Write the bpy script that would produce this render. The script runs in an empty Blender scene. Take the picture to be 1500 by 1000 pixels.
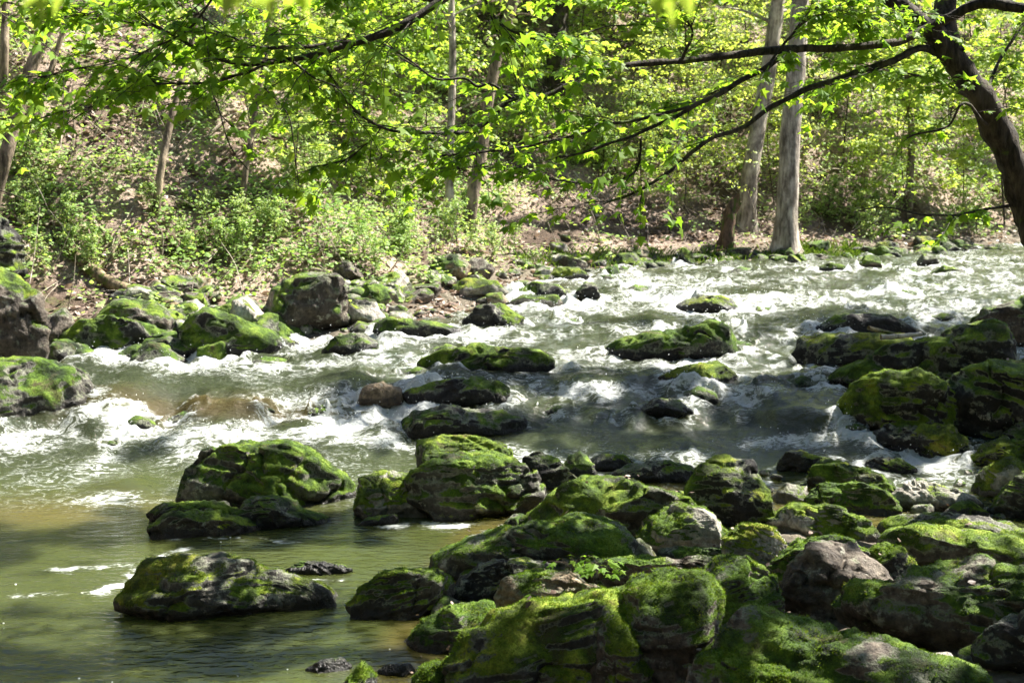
import bpy, bmesh, math, random
import numpy as np
from mathutils import Vector
random.seed(7)
SC = bpy.context.scene; COL = SC.collection
# ------------------------------------------------------------------ camera, world, sun, exposure
CAM_H, PITCH, LENS = 2.5, math.radians(7.66), 50.0
cam_d = bpy.data.cameras.new('camera'); cam = bpy.data.objects.new('camera', cam_d); COL.objects.link(cam)
cam.location = (0, 0, CAM_H); cam.rotation_euler = (math.pi/2 - PITCH, 0, 0)
cam_d.lens = LENS; cam_d.sensor_width = 36; cam_d.clip_start = 0.05; cam_d.clip_end = 500
cam_d.dof.use_dof = True; cam_d.dof.focus_distance = 8.9; cam_d.dof.aperture_fstop = 4.5
SC.camera = cam
SUN_AZ = np.array([0.86, 0.50]); SUN_AZ = SUN_AZ/np.linalg.norm(SUN_AZ); SUN_EL = math.radians(52)
SUN = np.array([SUN_AZ[0]*math.cos(SUN_EL), SUN_AZ[1]*math.cos(SUN_EL), math.sin(SUN_EL)])
w = bpy.data.worlds.new('World'); SC.world = w; w.use_nodes = True
nt = w.node_tree; sky = nt.nodes.new('ShaderNodeTexSky'); sky.sky_type = 'NISHITA'; sky.sun_disc = False
sky.sun_elevation = SUN_EL; sky.sun_rotation = math.atan2(SUN_AZ[0], SUN_AZ[1])
bg = nt.nodes['Background']; bg.inputs[1].default_value = 0.05
nt.links.new(sky.outputs[0], bg.inputs[0])
sl = bpy.data.lights.new('sun', 'SUN'); sl.energy = 5.0; sl.angle = math.radians(0.5); sl.color = (1.0, 0.95, 0.86)
so = bpy.data.objects.new('sun', sl); COL.objects.link(so)
so.rotation_euler = Vector(tuple(SUN)).to_track_quat('Z', 'Y').to_euler(); so.location = (20, 12, 30)
vs = SC.view_settings; vs.view_transform = 'Standard'; vs.look = 'None'; vs.gamma = 1.0; vs.exposure = 2.17; vs.use_curve_mapping = False
cy = SC.cycles; cy.use_denoising = True; cy.max_bounces = 7; cy.diffuse_bounces = 3; cy.glossy_bounces = 3
cy.transmission_bounces = 4; cy.transparent_max_bounces = 6; cy.caustics_reflective = False; cy.caustics_refractive = False
cy.use_adaptive_sampling = True; cy.adaptive_threshold = 0.02; cy.sample_clamp_indirect = 6.0
try: cy.denoiser = 'OPENIMAGEDENOISE'; cy.denoising_input_passes = 'RGB_ALBEDO_NORMAL'
except Exception: pass
# ------------------------------------------------------------------ projection helpers (photo measured on a 1500 x 1000 grid)
FPX = LENS/36*1500
CF = np.array([0, math.cos(PITCH), -math.sin(PITCH)]); CU = np.array([0, math.sin(PITCH), math.cos(PITCH)])
CAMP = np.array([0, 0, CAM_H])
def ray(u, v):
    d = CF + np.array([1, 0, 0])*(u-750)/FPX + CU*(500-v)/FPX
    return d/np.linalg.norm(d)
def proj(P):
    q = np.asarray(P) - CAMP
    z = q@CF; z = np.where(z < 0.1, 0.1, z)
    return 750+FPX*q[..., 0]/z, 500-FPX*(q@CU)/z
def at(u, v, y):
    d = ray(u, v); return CAMP + d*(y/d[1])
# ------------------------------------------------------------------ noise
_p = np.random.default_rng(3).permutation(256); PERM = np.concatenate([_p, _p, _p])
GR = np.array([[1,1,0],[-1,1,0],[1,-1,0],[-1,-1,0],[1,0,1],[-1,0,1],[1,0,-1],[-1,0,-1],[0,1,1],[0,-1,1],[0,1,-1],[0,-1,-1],[1,1,0],[-1,1,0],[0,-1,1],[0,-1,-1]], float)
GT = GR[PERM & 15].astype(np.float32); GTX, GTY, GTZ = GT[:, 0].copy(), GT[:, 1].copy(), GT[:, 2].copy(); PERM32 = PERM.astype(np.int32)
def _perlin(p):
    p = p.T; fl = np.floor(p); f = (p-fl).astype(np.float32); i = fl.astype(np.int32) & 255
    u = f*f*f*(f*(f*6-15)+10); X, Y, Z = f; X1, Y1, Z1 = X-1, Y-1, Z-1
    a0 = PERM32[i[0]]; a1 = PERM32[i[0]+1]; r = []
    for a, x in ((a0, X), (a1, X1)):
        for k, y in ((0, Y), (1, Y1)):
            b = PERM32[a+i[1]+k]+i[2]; xy = x
            c = GTX[b]*x+GTY[b]*y+GTZ[b]*Z; b = b+1; d = GTX[b]*x+GTY[b]*y+GTZ[b]*Z1; r.append(c+(d-c)*u[2])
    e = r[0]+(r[1]-r[0])*u[1]; g = r[2]+(r[3]-r[2])*u[1]
    return e+(g-e)*u[0]
def perlin(p):
    p = np.asarray(p, float); n = len(p)
    if n <= 16384: return _perlin(p).astype(float)
    return np.concatenate([_perlin(p[i:i+16384]) for i in range(0, n, 16384)]).astype(float)
def fbm(p, oct=4, gain=0.5, ridged=False):
    p = np.asarray(p, float); s = np.zeros(len(p)); a = 1.0; t = 0
    for k in range(oct):
        n = perlin(p+17.3*k)
        s += a*((1-2*np.abs(n))*0.6 if ridged else n); t += a; a *= gain; p = p*2.03
    return s/t*1.6
def sm(x, a, b):
    t = np.clip((np.asarray(x, float)-a)/(b-a), 0, 1); return t*t*(3-2*t)
def xyz(x, y, z=0.0):
    x = np.asarray(x, float); return np.stack([x, np.broadcast_to(y, x.shape), np.broadcast_to(z, x.shape)], -1)
# ------------------------------------------------------------------ mesh helpers
def tag(o, label=None, cat=None, group=None, kind=None):
    for k, v in (('label', label), ('category', cat), ('group', group), ('kind', kind)):
        if v: o[k] = v
    return o
class MB:
    def __init__(s): s.V = []; s.F = []; s.n = 0; s.A = {}
    def add(s, V, F, **attrs):
        V = np.asarray(V, float); F = np.asarray(F, np.int64)
        s.V.append(V); s.F.append(F+s.n); s.n += len(V)
        for k, a in attrs.items(): s.A.setdefault(k, []).append(np.broadcast_to(np.asarray(a, float), (len(V),)))
    def mesh(s, name, mat, smooth=True):
        me = bpy.data.meshes.new(name); V = np.concatenate(s.V)
        me.vertices.add(len(V)); me.vertices.foreach_set('co', V.ravel().astype(np.float32))
        li = np.concatenate([f.ravel() for f in s.F]); ct = np.concatenate([np.full(len(f), f.shape[1]) for f in s.F])
        me.loops.add(len(li)); me.loops.foreach_set('vertex_index', li.astype(np.int32))
        me.polygons.add(len(ct)); st = np.concatenate([[0], np.cumsum(ct)[:-1]])
        me.polygons.foreach_set('loop_start', st.astype(np.int32))
        me.polygons.foreach_set('use_smooth', np.full(len(ct), smooth, bool))
        for k, a in s.A.items():
            at_ = me.attributes.new(k, 'FLOAT', 'POINT'); at_.data.foreach_set('value', np.concatenate(a).astype(np.float32))
        me.update(calc_edges=True); me.materials.append(mat)
        return me
    def build(s, name, mat, parent=None, smooth=True):
        return link(name, s.mesh(name, mat, smooth), parent)
def link(name, me, parent=None, loc=None):
    o = bpy.data.objects.new(name, me); COL.objects.link(o)
    if parent is not None: o.parent = parent
    if loc is not None: o.location = tuple(loc)
    return o
def empty(name, loc, label, cat, group=None):
    o = link(name, None, None, loc); tag(o, label, cat, group); o.empty_display_size = 0.1; return o
def copy_tree(o, loc, rz, sc, label=None):
    c = o.copy(); COL.objects.link(c); c.location = tuple(loc); c.rotation_euler = (0, 0, rz); c.scale = (sc, sc, sc)
    if label: c['label'] = label
    for ch in list(o.children):
        d = ch.copy(); COL.objects.link(d); d.parent = c
    return c
def catmull(P, n):
    P = np.asarray(P, float)
    if len(P) < 3: t = np.linspace(0, 1, n)[:, None]; return P[0]*(1-t)+P[-1]*t
    Q = np.vstack([2*P[0]-P[1], P, 2*P[-1]-P[-2]]); out = []
    for s in np.linspace(0, len(P)-1-1e-6, n):
        i = int(s); t = s-i; a, b, c, d = Q[i:i+4]
        out.append(0.5*((2*b)+(-a+c)*t+(2*a-5*b+4*c-d)*t*t+(-a+3*b-3*c+d)*t**3))
    return np.array(out)
def tube(P, R, k=8, rough=0.0, fr=6.0, cap=True):
    P = np.asarray(P, float); n = len(P); R = np.broadcast_to(R, (n,)).astype(float)
    T = np.gradient(P, axis=0); T /= np.linalg.norm(T, axis=1)[:, None]+1e-9
    ref = np.array([0.3, 1, 0.1]) if abs(T[0, 2]) > 0.7 else np.array([0, 0, 1.0])
    N = np.cross(T, ref); N /= np.linalg.norm(N, axis=1)[:, None]+1e-9; B = np.cross(T, N)
    a = np.arange(k)*2*math.pi/k
    dirs = N[:, None]*np.cos(a)[None, :, None]+B[:, None]*np.sin(a)[None, :, None]
    V = (P[:, None]+dirs*R[:, None, None]).reshape(-1, 3)
    if rough:
        V = V+dirs.reshape(-1, 3)*(fbm(V*np.array([fr, fr, fr*0.3]), 3)*rough*np.repeat(R, k))[:, None]
    i = np.arange(n-1)[:, None]*k; j = np.arange(k)[None]; j2 = (j+1) % k
    F = np.stack([i+j, i+j2, i+k+j2, i+k+j], -1).reshape(-1, 4)
    return V, F
def ico(n):
    bm = bmesh.new(); bmesh.ops.create_icosphere(bm, subdivisions=n, radius=1)
    V = np.array([v.co for v in bm.verts]); F = np.array([[v.index for v in f.verts] for f in bm.faces]); bm.free(); return V/np.linalg.norm(V, axis=1)[:, None], F
ICO = {n: ico(n) for n in (1, 2, 3, 4, 5, 6)}
def vnorm(V, F):
    n = np.cross(V[F[:, 1]]-V[F[:, 0]], V[F[:, 2]]-V[F[:, 0]]); N = np.zeros_like(V)
    for k in range(3):
        for c in range(3): N[:, c] += np.bincount(F[:, k], n[:, c], len(V))
    return N/(np.linalg.norm(N, axis=1)[:, None]+1e-12)
# ------------------------------------------------------------------ materials
def newmat(name):
    m = bpy.data.materials.new(name); m.use_nodes = True; nt = m.node_tree
    return m, nt, nt.nodes['Principled BSDF'], nt.nodes['Material Output']
def nd(nt, t, **kw):
    n = nt.nodes.new(t)
    for k, v in kw.items():
        if k.startswith('i_'):
            key = k[2:]; key = int(key) if key.isdigit() else key
            n.inputs[key].default_value = v
        else: setattr(n, k, v)
    return n
def noise(nt, vec, scale, detail=4, rough=0.55, dist=0.0):
    n = nd(nt, 'ShaderNodeTexNoise', i_Scale=scale, i_Detail=detail, i_Roughness=rough, i_Distortion=dist)
    if vec is not None: nt.links.new(vec, n.inputs['Vector'])
    return n.outputs[0]
def pos(nt): return nd(nt, 'ShaderNodeNewGeometry').outputs['Position']
def objc(nt): return nd(nt, 'ShaderNodeTexCoord').outputs['Object']
def scaled(nt, vec, s):
    n = nd(nt, 'ShaderNodeVectorMath', operation='MULTIPLY'); nt.links.new(vec, n.inputs[0]); n.inputs[1].default_value = s; return n.outputs[0]
def ramp(nt, fac, stops):
    r = nd(nt, 'ShaderNodeValToRGB'); e = r.color_ramp.elements
    while len(e) < len(stops): e.new(0.5)
    for q, (p, c) in zip(e, stops): q.position = p; q.color = (*c, 1) if len(c) == 3 else c
    nt.links.new(fac, r.inputs[0]); return r.outputs[0]
def mth(nt, op, a, b=None, c=None, clamp=False):
    n = nd(nt, 'ShaderNodeMath', operation=op, use_clamp=clamp)
    for i, x in enumerate((a, b, c)):
        if x is None: continue
        if isinstance(x, (int, float)): n.inputs[i].default_value = x
        else: nt.links.new(x, n.inputs[i])
    return n.outputs[0]
def mrange(nt, v, a, b, c=0.0, d=1.0):
    n = nd(nt, 'ShaderNodeMapRange'); n.interpolation_type = 'SMOOTHSTEP'
    nt.links.new(v, n.inputs[0])
    for i, x in enumerate((a, b, c, d)): n.inputs[i+1].default_value = x
    return n.outputs[0]
def mixc(nt, f, a, b, mode='MIX'):
    n = nd(nt, 'ShaderNodeMix', data_type='RGBA', blend_type=mode)
    for i, x in ((0, f), (6, a), (7, b)):
        if isinstance(x, (int, float)): n.inputs[i].default_value = x
        elif isinstance(x, tuple): n.inputs[i].default_value = (*x, 1)
        else: nt.links.new(x, n.inputs[i])
    return n.outputs[2]
def attr(nt, name): return nd(nt, 'ShaderNodeAttribute', attribute_name=name).outputs['Fac']
def bump(nt, h, strength, dist, prev=None):
    b = nd(nt, 'ShaderNodeBump', i_Strength=strength, i_Distance=dist); nt.links.new(h, b.inputs['Height'])
    if prev is not None: nt.links.new(prev, b.inputs['Normal'])
    return b.outputs[0]
def leaf_mat(name, cols, trans=0.5, tcol=None, gloss=0.35):
    m, nt, pb, out = newmat(name)
    t = attr(nt, 'tint'); st = [(i/(len(cols)-1), c) for i, c in enumerate(cols)]
    c = ramp(nt, t, st); nt.links.new(c, pb.inputs['Base Color'])
    pb.inputs['Roughness'].default_value = 0.5; pb.inputs['Specular IOR Level'].default_value = gloss
    tr = nd(nt, 'ShaderNodeBsdfTranslucent'); nt.links.new(mixc(nt, 1.0, c, tcol or (1.5, 1.45, 0.7), 'MULTIPLY'), tr.inputs[0])
    mx = nd(nt, 'ShaderNodeMixShader'); mx.inputs[0].default_value = trans
    nt.links.new(pb.outputs[0], mx.inputs[1]); nt.links.new(tr.outputs[0], mx.inputs[2]); nt.links.new(mx.outputs[0], out.inputs[0])
    return m
def rock_mat(name, c0, c1, c2):
    m, nt, pb, out = newmat(name); p = pos(nt)
    n1 = noise(nt, p, 3.5, 6, 0.6); n2 = noise(nt, p, 26, 5, 0.65); n3 = noise(nt, p, 110, 3, 0.6)
    st = ramp(nt, n1, [(0.3, c0), (0.52, c1), (0.72, c2)])
    st = mixc(nt, 0.75, st, ramp(nt, n2, [(0.32, (0.28, 0.26, 0.23)), (0.5, (0.95, 0.95, 0.95)), (0.66, (1.6, 1.57, 1.48))]), 'MULTIPLY')
    strk = noise(nt, scaled(nt, p, (9, 9, 1.1)), 1.0, 5, 0.65, 0.4); st = mixc(nt, 0.7, st, ramp(nt, strk, [(0.34, (0.4, 0.37, 0.33)), (0.5, (1, 1, 1)), (0.64, (1.35, 1.35, 1.3))]), 'MULTIPLY')
    lich = mrange(nt, noise(nt, p, 9, 6, 0.7), 0.57, 0.66)
    st = mixc(nt, mth(nt, 'MULTIPLY', lich, 0.7), st, (0.36, 0.36, 0.29))
    wet = attr(nt, 'wet'); wetn = mth(nt, 'ADD', wet, mth(nt, 'MULTIPLY', mth(nt, 'SUBTRACT', n1, 0.5), 1.2)); wetm = mrange(nt, wetn, 0.35, 0.6)
    st = mixc(nt, wetm, st, mixc(nt, 1.0, st, (0.32, 0.3, 0.27), 'MULTIPLY'))
    ms = attr(nt, 'moss')
    mm = mth(nt, 'ADD', ms, mth(nt, 'MULTIPLY', mth(nt, 'SUBTRACT', n2, 0.5), 0.75)); mm = mth(nt, 'ADD', mm, mth(nt, 'MULTIPLY', mth(nt, 'SUBTRACT', n3, 0.5), 0.5))
    mk = mrange(nt, mm, 0.42, 0.58)
    mc = ramp(nt, noise(nt, p, 5.5, 5, 0.65), [(0.32, (0.010, 0.017, 0.003)), (0.43, (0.030, 0.058, 0.004)), (0.53, (0.088, 0.150, 0.007)), (0.62, (0.17, 0.235, 0.022)), (0.70, (0.085, 0.072, 0.022))])
    film = mixc(nt, n2, (0.075, 0.088, 0.045), (0.33, 0.345, 0.245)); st = mixc(nt, mth(nt, 'MULTIPLY', mrange(nt, mm, 0.24, 0.46), mth(nt, 'SUBTRACT', 0.8, mth(nt, 'MULTIPLY', wetm, 0.7))), st, film)  # pale lichen film; its paleness also paints sunlight onto upward faces
    tn = attr(nt, 'tone'); mc = mixc(nt, 1.0, mc, ramp(nt, mth(nt, 'ADD', tn, mth(nt, 'MULTIPLY', mth(nt, 'SUBTRACT', noise(nt, p, 1.7, 3), 0.5), 1.1)), [(0.1, (0.75, 0.85, 0.8)), (0.4, (1.0, 1.0, 1.0)), (0.65, (1.45, 1.3, 1.2)), (0.9, (1.5, 1.05, 1.3))]), 'MULTIPLY')
    mc = mixc(nt, 0.8, mc, ramp(nt, n3, [(0.3, (0.5, 0.5, 0.45)), (0.5, (1, 1, 1)), (0.7, (1.5, 1.5, 1.3))]), 'MULTIPLY')
    mc = mixc(nt, mrange(nt, noise(nt, p, 3.3, 5, 0.7, 0.5), 0.56, 0.66, 0, 0.75), mc, (0.062, 0.048, 0.020))
    nt.links.new(mixc(nt, mk, st, mc), pb.inputs['Base Color'])
    r = mth(nt, 'MULTIPLY', wetm, -0.5); r = mth(nt, 'ADD', r, 0.8); nt.links.new(mth(nt, 'MAXIMUM', r, mth(nt, 'MULTIPLY', mk, 0.85)), pb.inputs['Roughness'])
    pb.inputs['Specular IOR Level'].default_value = 0.35
    b = bump(nt, n1, 0.5, 0.08); b = bump(nt, strk, 0.5, 0.03, b); b = bump(nt, n2, 0.9, 0.035, b); b = bump(nt, n3, 0.8, 0.008, b)
    fz = noise(nt, p, 260, 2, 0.6); b = bump(nt, mth(nt, 'MULTIPLY', fz, mk), 0.9, 0.006, b)
    nt.links.new(b, pb.inputs['Normal'])
    return m
M = {}
M['grey'] = rock_mat('grey_stone', (0.02, 0.018, 0.015), (0.06, 0.055, 0.046), (0.17, 0.16, 0.14))
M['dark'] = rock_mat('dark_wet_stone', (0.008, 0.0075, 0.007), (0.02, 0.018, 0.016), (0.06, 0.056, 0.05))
M['pale'] = rock_mat('pale_stone', (0.13, 0.12, 0.10), (0.33, 0.31, 0.27), (0.50, 0.47, 0.42))
M['tan'] = rock_mat('tan_stone', (0.08, 0.058, 0.035), (0.22, 0.165, 0.105), (0.36, 0.29, 0.19))
M['brown'] = rock_mat('brown_stone', (0.025, 0.02, 0.015), (0.08, 0.064, 0.05), (0.22, 0.185, 0.15))
def bark_mat(name, c0, c1, scale=14, moss=0.0):
    m, nt, pb, out = newmat(name); p = scaled(nt, pos(nt), (1, 1, 0.28))
    n = noise(nt, p, scale, 6, 0.65); n2 = noise(nt, pos(nt), 2.2, 4)
    c = ramp(nt, n, [(0.36, c0), (0.6, c1)]); crk = noise(nt, scaled(nt, pos(nt), (1, 1, .12)), scale*2.2, 3, .6); c = mixc(nt, 0.7, c, ramp(nt, crk, [(0.36, (.35, .33, .3)), (0.5, (1, 1, 1)), (.68, (1.3, 1.3, 1.3))]), 'MULTIPLY')
    c = mixc(nt, mrange(nt, n2, 0.55, 0.68, 0, 0.7), c, tuple(min(1, x*1.6) for x in c1))
    c = mixc(nt, 0.8, c, ramp(nt, noise(nt, scaled(nt, pos(nt), (1, 1, .6)), 6, 5, .7), [(0.34, (.4, .38, .35)), (0.5, (1, 1, 1)), (.64, (1.35, 1.38, 1.3))]), 'MULTIPLY')
    if moss: c = mixc(nt, mrange(nt, noise(nt, pos(nt), 7, 5), 0.62-moss, 0.72-moss), c, (0.06, 0.085, 0.012))
    nt.links.new(c, pb.inputs['Base Color']); pb.inputs['Roughness'].default_value = 0.85; pb.inputs['Specular IOR Level'].default_value = 0.25
    nt.links.new(bump(nt, n, 0.9, 0.03), pb.inputs['Normal']); return m
M['bark_pale'] = bark_mat('pale_bark', (0.15, 0.125, 0.10), (0.36, 0.315, 0.265), 10)
M['bark_mid'] = bark_mat('grey_brown_bark', (0.08, 0.062, 0.045), (0.23, 0.18, 0.13), 16)
M['bark_dark'] = bark_mat('dark_bark', (0.012, 0.009, 0.007), (0.062, 0.05, 0.038), 22, 0.05)
M['twig'] = bark_mat('twig_bark', (0.025, 0.018, 0.013), (0.085, 0.066, 0.05), 40)
M['stick'] = bark_mat('bleached_wood', (0.22, 0.18, 0.14), (0.46, 0.40, 0.33), 30)
M['log'] = bark_mat('tan_log_wood', (0.05, 0.036, 0.022), (0.22, 0.165, 0.10), 12, 0.14)
M['stump'] = bark_mat('stump_bark', (0.035, 0.022, 0.014), (0.17, 0.105, 0.068), 12, 0.1)
M['maple'] = leaf_mat('maple_leaf', [(0.075, 0.165, 0.018), (0.12, 0.235, 0.026), (0.17, 0.29, 0.036), (0.24, 0.35, 0.055)], 0.62, (1.8, 1.6, 0.8), 0.15)
M['spring'] = leaf_mat('spring_leaf', [(0.11, 0.20, 0.028), (0.185, 0.29, 0.05), (0.26, 0.36, 0.08), (0.35, 0.42, 0.13)], 0.52, (1.7, 1.6, 0.8), 0.25)
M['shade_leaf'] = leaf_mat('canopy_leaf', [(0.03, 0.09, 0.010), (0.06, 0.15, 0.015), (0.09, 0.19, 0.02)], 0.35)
M['herb'] = leaf_mat('herb_leaf', [(0.10, 0.19, 0.04), (0.20, 0.32, 0.09), (0.30, 0.40, 0.15), (0.42, 0.47, 0.24)], 0.42, (1.6, 1.6, 0.8), 0.3)
M['grass'] = leaf_mat('grass_blade', [(0.05, 0.10, 0.012), (0.10, 0.18, 0.02), (0.18, 0.25, 0.05)], 0.4)
M['litter'] = leaf_mat('dead_leaf', [(0.10, 0.065, 0.048), (0.25, 0.18, 0.14), (0.40, 0.315, 0.265), (0.54, 0.45, 0.39)], 0.2, (1.1, 1.0, 0.8))
M['mossblade'] = leaf_mat('moss_strand', [(0.03, 0.055, 0.006), (0.07, 0.125, 0.009), (0.125, 0.20, 0.013), (0.16, 0.17, 0.03)], 0.4, (1.3, 1.4, 0.7), 0.15)
# ------------------------------------------------------------------ water levels, shorelines, terrain
STEPS = [(9.6, 11.5, 0.15), (11.6, 12.0, 0.14), (12.1, 12.5, 0.10), (12.6, 13.6, 0.04), (13.7, 14.1, 0.08), (14.5, 15.0, 0.09), (15.2, 16.4, 0.04),
         (16.6, 17.1, 0.10), (17.3, 18.5, 0.03), (18.6, 19.1, 0.07), (19.3, 22, 0.04), (22, 30, 0.22)]
def zbase(y):
    z = 0.0
    for a, b, h in STEPS: z = z+h*sm(y, a, b)
    return z
def zwat(x, y):
    x = np.atleast_1d(np.asarray(x, float)); y = np.broadcast_to(np.asarray(y, float), x.shape)
    q = xyz(x*0.55, y*0.12, 4.4); yy = y+(0.8*perlin(q)+0.5*perlin(q*2.7+9)+0.22*perlin(q*7+3))*sm(y, 9.4, 11.2)
    return zbase(yy)
def wpt(u, v, dz=0.0):
    d = ray(u, v); z = 0.3
    for _ in range(40):
        P = CAMP+d*((z-CAM_H)/d[2]); z = 0.5*z+0.5*(float(zbase(P[1]))+dz)
    return P
LSH = [(-4.2, -10), (-5.0, 3), (-5.4, 8), (-5.0, 11.2)]+[tuple(wpt(*q)[:2]) for q in ((-40, 560), (130, 527), (260, 521), (400, 505), (430, 492), (560, 487), (680, 476), (770, 436), (870, 402), (1000, 392), (1180, 381), (1330, 374), (1470, 366))]
LSH += [(12.5, 26.5), (19, 28), (40, 29)]
RSH = [(40, 20.5), (18, 21), (10.5, 19.5)]+[tuple(wpt(*q)[:2]) for q in ((1530, 448), (1400, 500), (1290, 560), (1240, 600), (1290, 650), (1400, 665), (1470, 700), (1420, 730), (1300, 735), (1130, 715), (1010, 712), (860, 722), (700, 775), (640, 850), (600, 925), (560, 1010))]
RSH += [(-1.2, 4.5), (-1.8, 0), (-2.2, -10)]
LSH = np.array(LSH); RSH = np.array(RSH); POLY = np.vstack([LSH, RSH])
def segdist(x, y, C):
    best = np.full(x.shape, 1e9)
    for a, b in zip(C[:-1], C[1:]):
        d = b-a; t = np.clip(((x-a[0])*d[0]+(y-a[1])*d[1])/(d@d), 0, 1)
        best = np.minimum(best, np.hypot(x-a[0]-t*d[0], y-a[1]-t*d[1]))
    return best
def inside(x, y):
    r = np.zeros(x.shape, bool); n = len(POLY)
    for i in range(n):
        (xi, yi), (xj, yj) = POLY[i], POLY[i-1]
        if yi == yj: continue
        r ^= ((yi > y) != (yj > y)) & (x < (xj-xi)*(y-yi)/(yj-yi)+xi)
    return r
def land(x, y):
    """terrain height, distance outside the water (negative inside), True on the far hillside"""
    x = np.atleast_1d(np.asarray(x, float)); y = np.atleast_1d(np.asarray(y, float))
    dl, dr = segdist(x, y, LSH), segdist(x, y, RSH); ins = inside(x, y); hill = dl < dr
    s = np.minimum(dl, dr); zw = zbase(y)
    q = xyz(x, y, 2.2); n1 = fbm(q*0.45, 3); n2 = fbm(q*1.7, 3); n3 = fbm(q*6.0, 3)
    up = s-1.3-0.5*n1; up = np.where(up > 0, up, 0); up = up*up/(up+0.5)
    zl = zw-0.04+0.26*sm(s, 0, 1.4)+0.70*up; zl = np.where(zl > 9, 9+(zl-9)*0.45, zl); zl = np.minimum(zl, 20)
    zl = zl+(0.45*n1+0.16*n2)*sm(s, 0.8, 4)+0.05*n3*sm(s, 0.1, 1)
    zr = zw-0.05+0.07*s+0.14*np.maximum(0, s-2.5)+(0.18*n1)*sm(s, 1.0, 5)+0.06*n2*sm(s, 0.1, 1)+0.02*n3
    zr = np.minimum(zr, 4+0.1*n1)
    out = np.where(hill, zl, zr)
    inn = zw-0.05-0.38*sm(s, 0, 0.9)+0.06*n2*sm(s, 0, 0.5)
    return np.where(ins, inn, out), np.where(ins, -s, s), hill & ~ins
# ---- the ground: one sheet, finer near the stream
def axis(lo, hi, c0, c1, fine, grow):
    a = list(np.arange(c0, c1, fine)); st = fine
    while a[-1] < hi: st *= grow; a.append(a[-1]+st)
    st = fine; b = []; p = c0
    while p > lo: st *= grow; p -= st; b.append(p)
    return np.array(b[::-1]+a)
gx, gy = axis(-120, 130, -9, 9, 0.055, 1.05), axis(-60, 140, 5.5, 25, 0.06, 1.05)
X, Y = np.meshgrid(gx, gy); nx, ny = len(gx), len(gy)
Z, S_, HL = land(X.ravel(), Y.ravel())
Zg, Sg, Hg = Z.reshape(ny, nx), S_.reshape(ny, nx), HL.reshape(ny, nx)
def landg(x, y):
    """terrain height, distance from the waterline and hillside flag, read off the ground sheet"""
    x = np.asarray(x, float); y = np.asarray(y, float)
    i = np.clip(np.searchsorted(gx, x)-1, 0, nx-2); j = np.clip(np.searchsorted(gy, y)-1, 0, ny-2)
    fx = np.clip((x-gx[i])/(gx[i+1]-gx[i]), 0, 1); fy = np.clip((y-gy[j])/(gy[j+1]-gy[j]), 0, 1)
    L = lambda A: (A[j, i]*(1-fx)+A[j, i+1]*fx)*(1-fy)+(A[j+1, i]*(1-fx)+A[j+1, i+1]*fx)*fy
    return L(Zg), L(Sg), Hg[j, i]
def ground_hit(u, v, water=True):
    d = ray(u, v); lo, hi = 3.5, 70.0
    for n in (600, 30):
        t = np.linspace(lo, hi, n); P = CAMP+d*t[:, None]; h, s, _ = landg(P[:, 0], P[:, 1])
        if water: h = np.maximum(h, np.where(s < 0.3, zbase(P[:, 1]), -9))
        w_ = P[:, 2] < h; k = int(np.argmax(w_)) if w_.any() else n-1; lo, hi = t[max(0, k-1)], t[k]
    return P[k]
def gridF(nx, ny):
    i = np.arange(ny-1)[:, None]*nx+np.arange(nx-1)[None]; return np.stack([i, i+1, i+nx+1, i+nx], -1).reshape(-1, 4)
m, nt, pb, out = newmat('forest_floor'); p = pos(nt)
lit = mixc(nt, mrange(nt, noise(nt, p, 0.9, 5, 0.6), 0.38, 0.62), (0.085, 0.06, 0.044), (0.33, 0.255, 0.21))
lit = mixc(nt, 0.8, lit, ramp(nt, noise(nt, p, 22, 4, 0.7), [(0.3, (0.3, 0.27, 0.25)), (0.5, (0.9, 0.88, 0.86)), (0.68, (1.7, 1.65, 1.55))]), 'MULTIPLY')
lit = mixc(nt, mrange(nt, noise(nt, p, 1.6, 5, 0.65), 0.56, 0.68, 0, 0.75), lit, (0.06, 0.085, 0.014))
bed = ramp(nt, noise(nt, p, 7, 5, 0.7), [(0.3, (0.05, 0.042, 0.03)), (0.5, (0.13, 0.11, 0.08)), (0.7, (0.24, 0.21, 0.165))])
hb = attr(nt, 'bank'); nt.links.new(mixc(nt, mrange(nt, hb, 0.5, 1.6), bed, lit), pb.inputs['Base Color'])
pb.inputs['Roughness'].default_value = 0.9; pb.inputs['Specular IOR Level'].default_value = 0.2
nt.links.new(bump(nt, noise(nt, p, 30, 5, 0.7), 0.9, 0.05), pb.inputs['Normal'])
g = MB(); g.add(np.stack([X.ravel(), Y.ravel(), Z], -1), gridF(nx, ny), bank=np.where(HL, S_, np.minimum(S_*0.25, 1.2)))
tag(g.build('ground', m), kind='structure')
# ------------------------------------------------------------------ boulders
HIGH = []
ROCKS = []      # footprint of every built rock: x, y, rx, ry, top z
def star(poly, n=180):
    P = np.array(poly, float); a = P; b = np.roll(P, -1, 0)
    cr = a[:, 0]*b[:, 1]-b[:, 0]*a[:, 1]; A = cr.sum()/2
    c = ((a+b)*cr[:, None]).sum(0)/(6*A)
    th = np.arange(n)*2*math.pi/n; R = np.zeros(n)
    for i, t in enumerate(th):
        d = np.array([math.cos(t), -math.sin(t)]); best = 0
        for p, q in zip(a, b):
            e = q-p; den = d[0]*e[1]-d[1]*e[0]
            if abs(den) < 1e-9: continue
            w_ = p-c; s = (w_[0]*e[1]-w_[1]*e[0])/den; r = (w_[0]*d[1]-w_[1]*d[0])/den
            if s > 0 and -1e-6 <= r <= 1+1e-6: best = max(best, s)
        R[i] = best if best > 0 else R[i-1]
    k = np.array([1, 2, 3, 2, 1]); k = k/k.sum()
    return c, np.convolve(np.concatenate([R[-2:], R, R[:2]]), k, 'valid')
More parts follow.
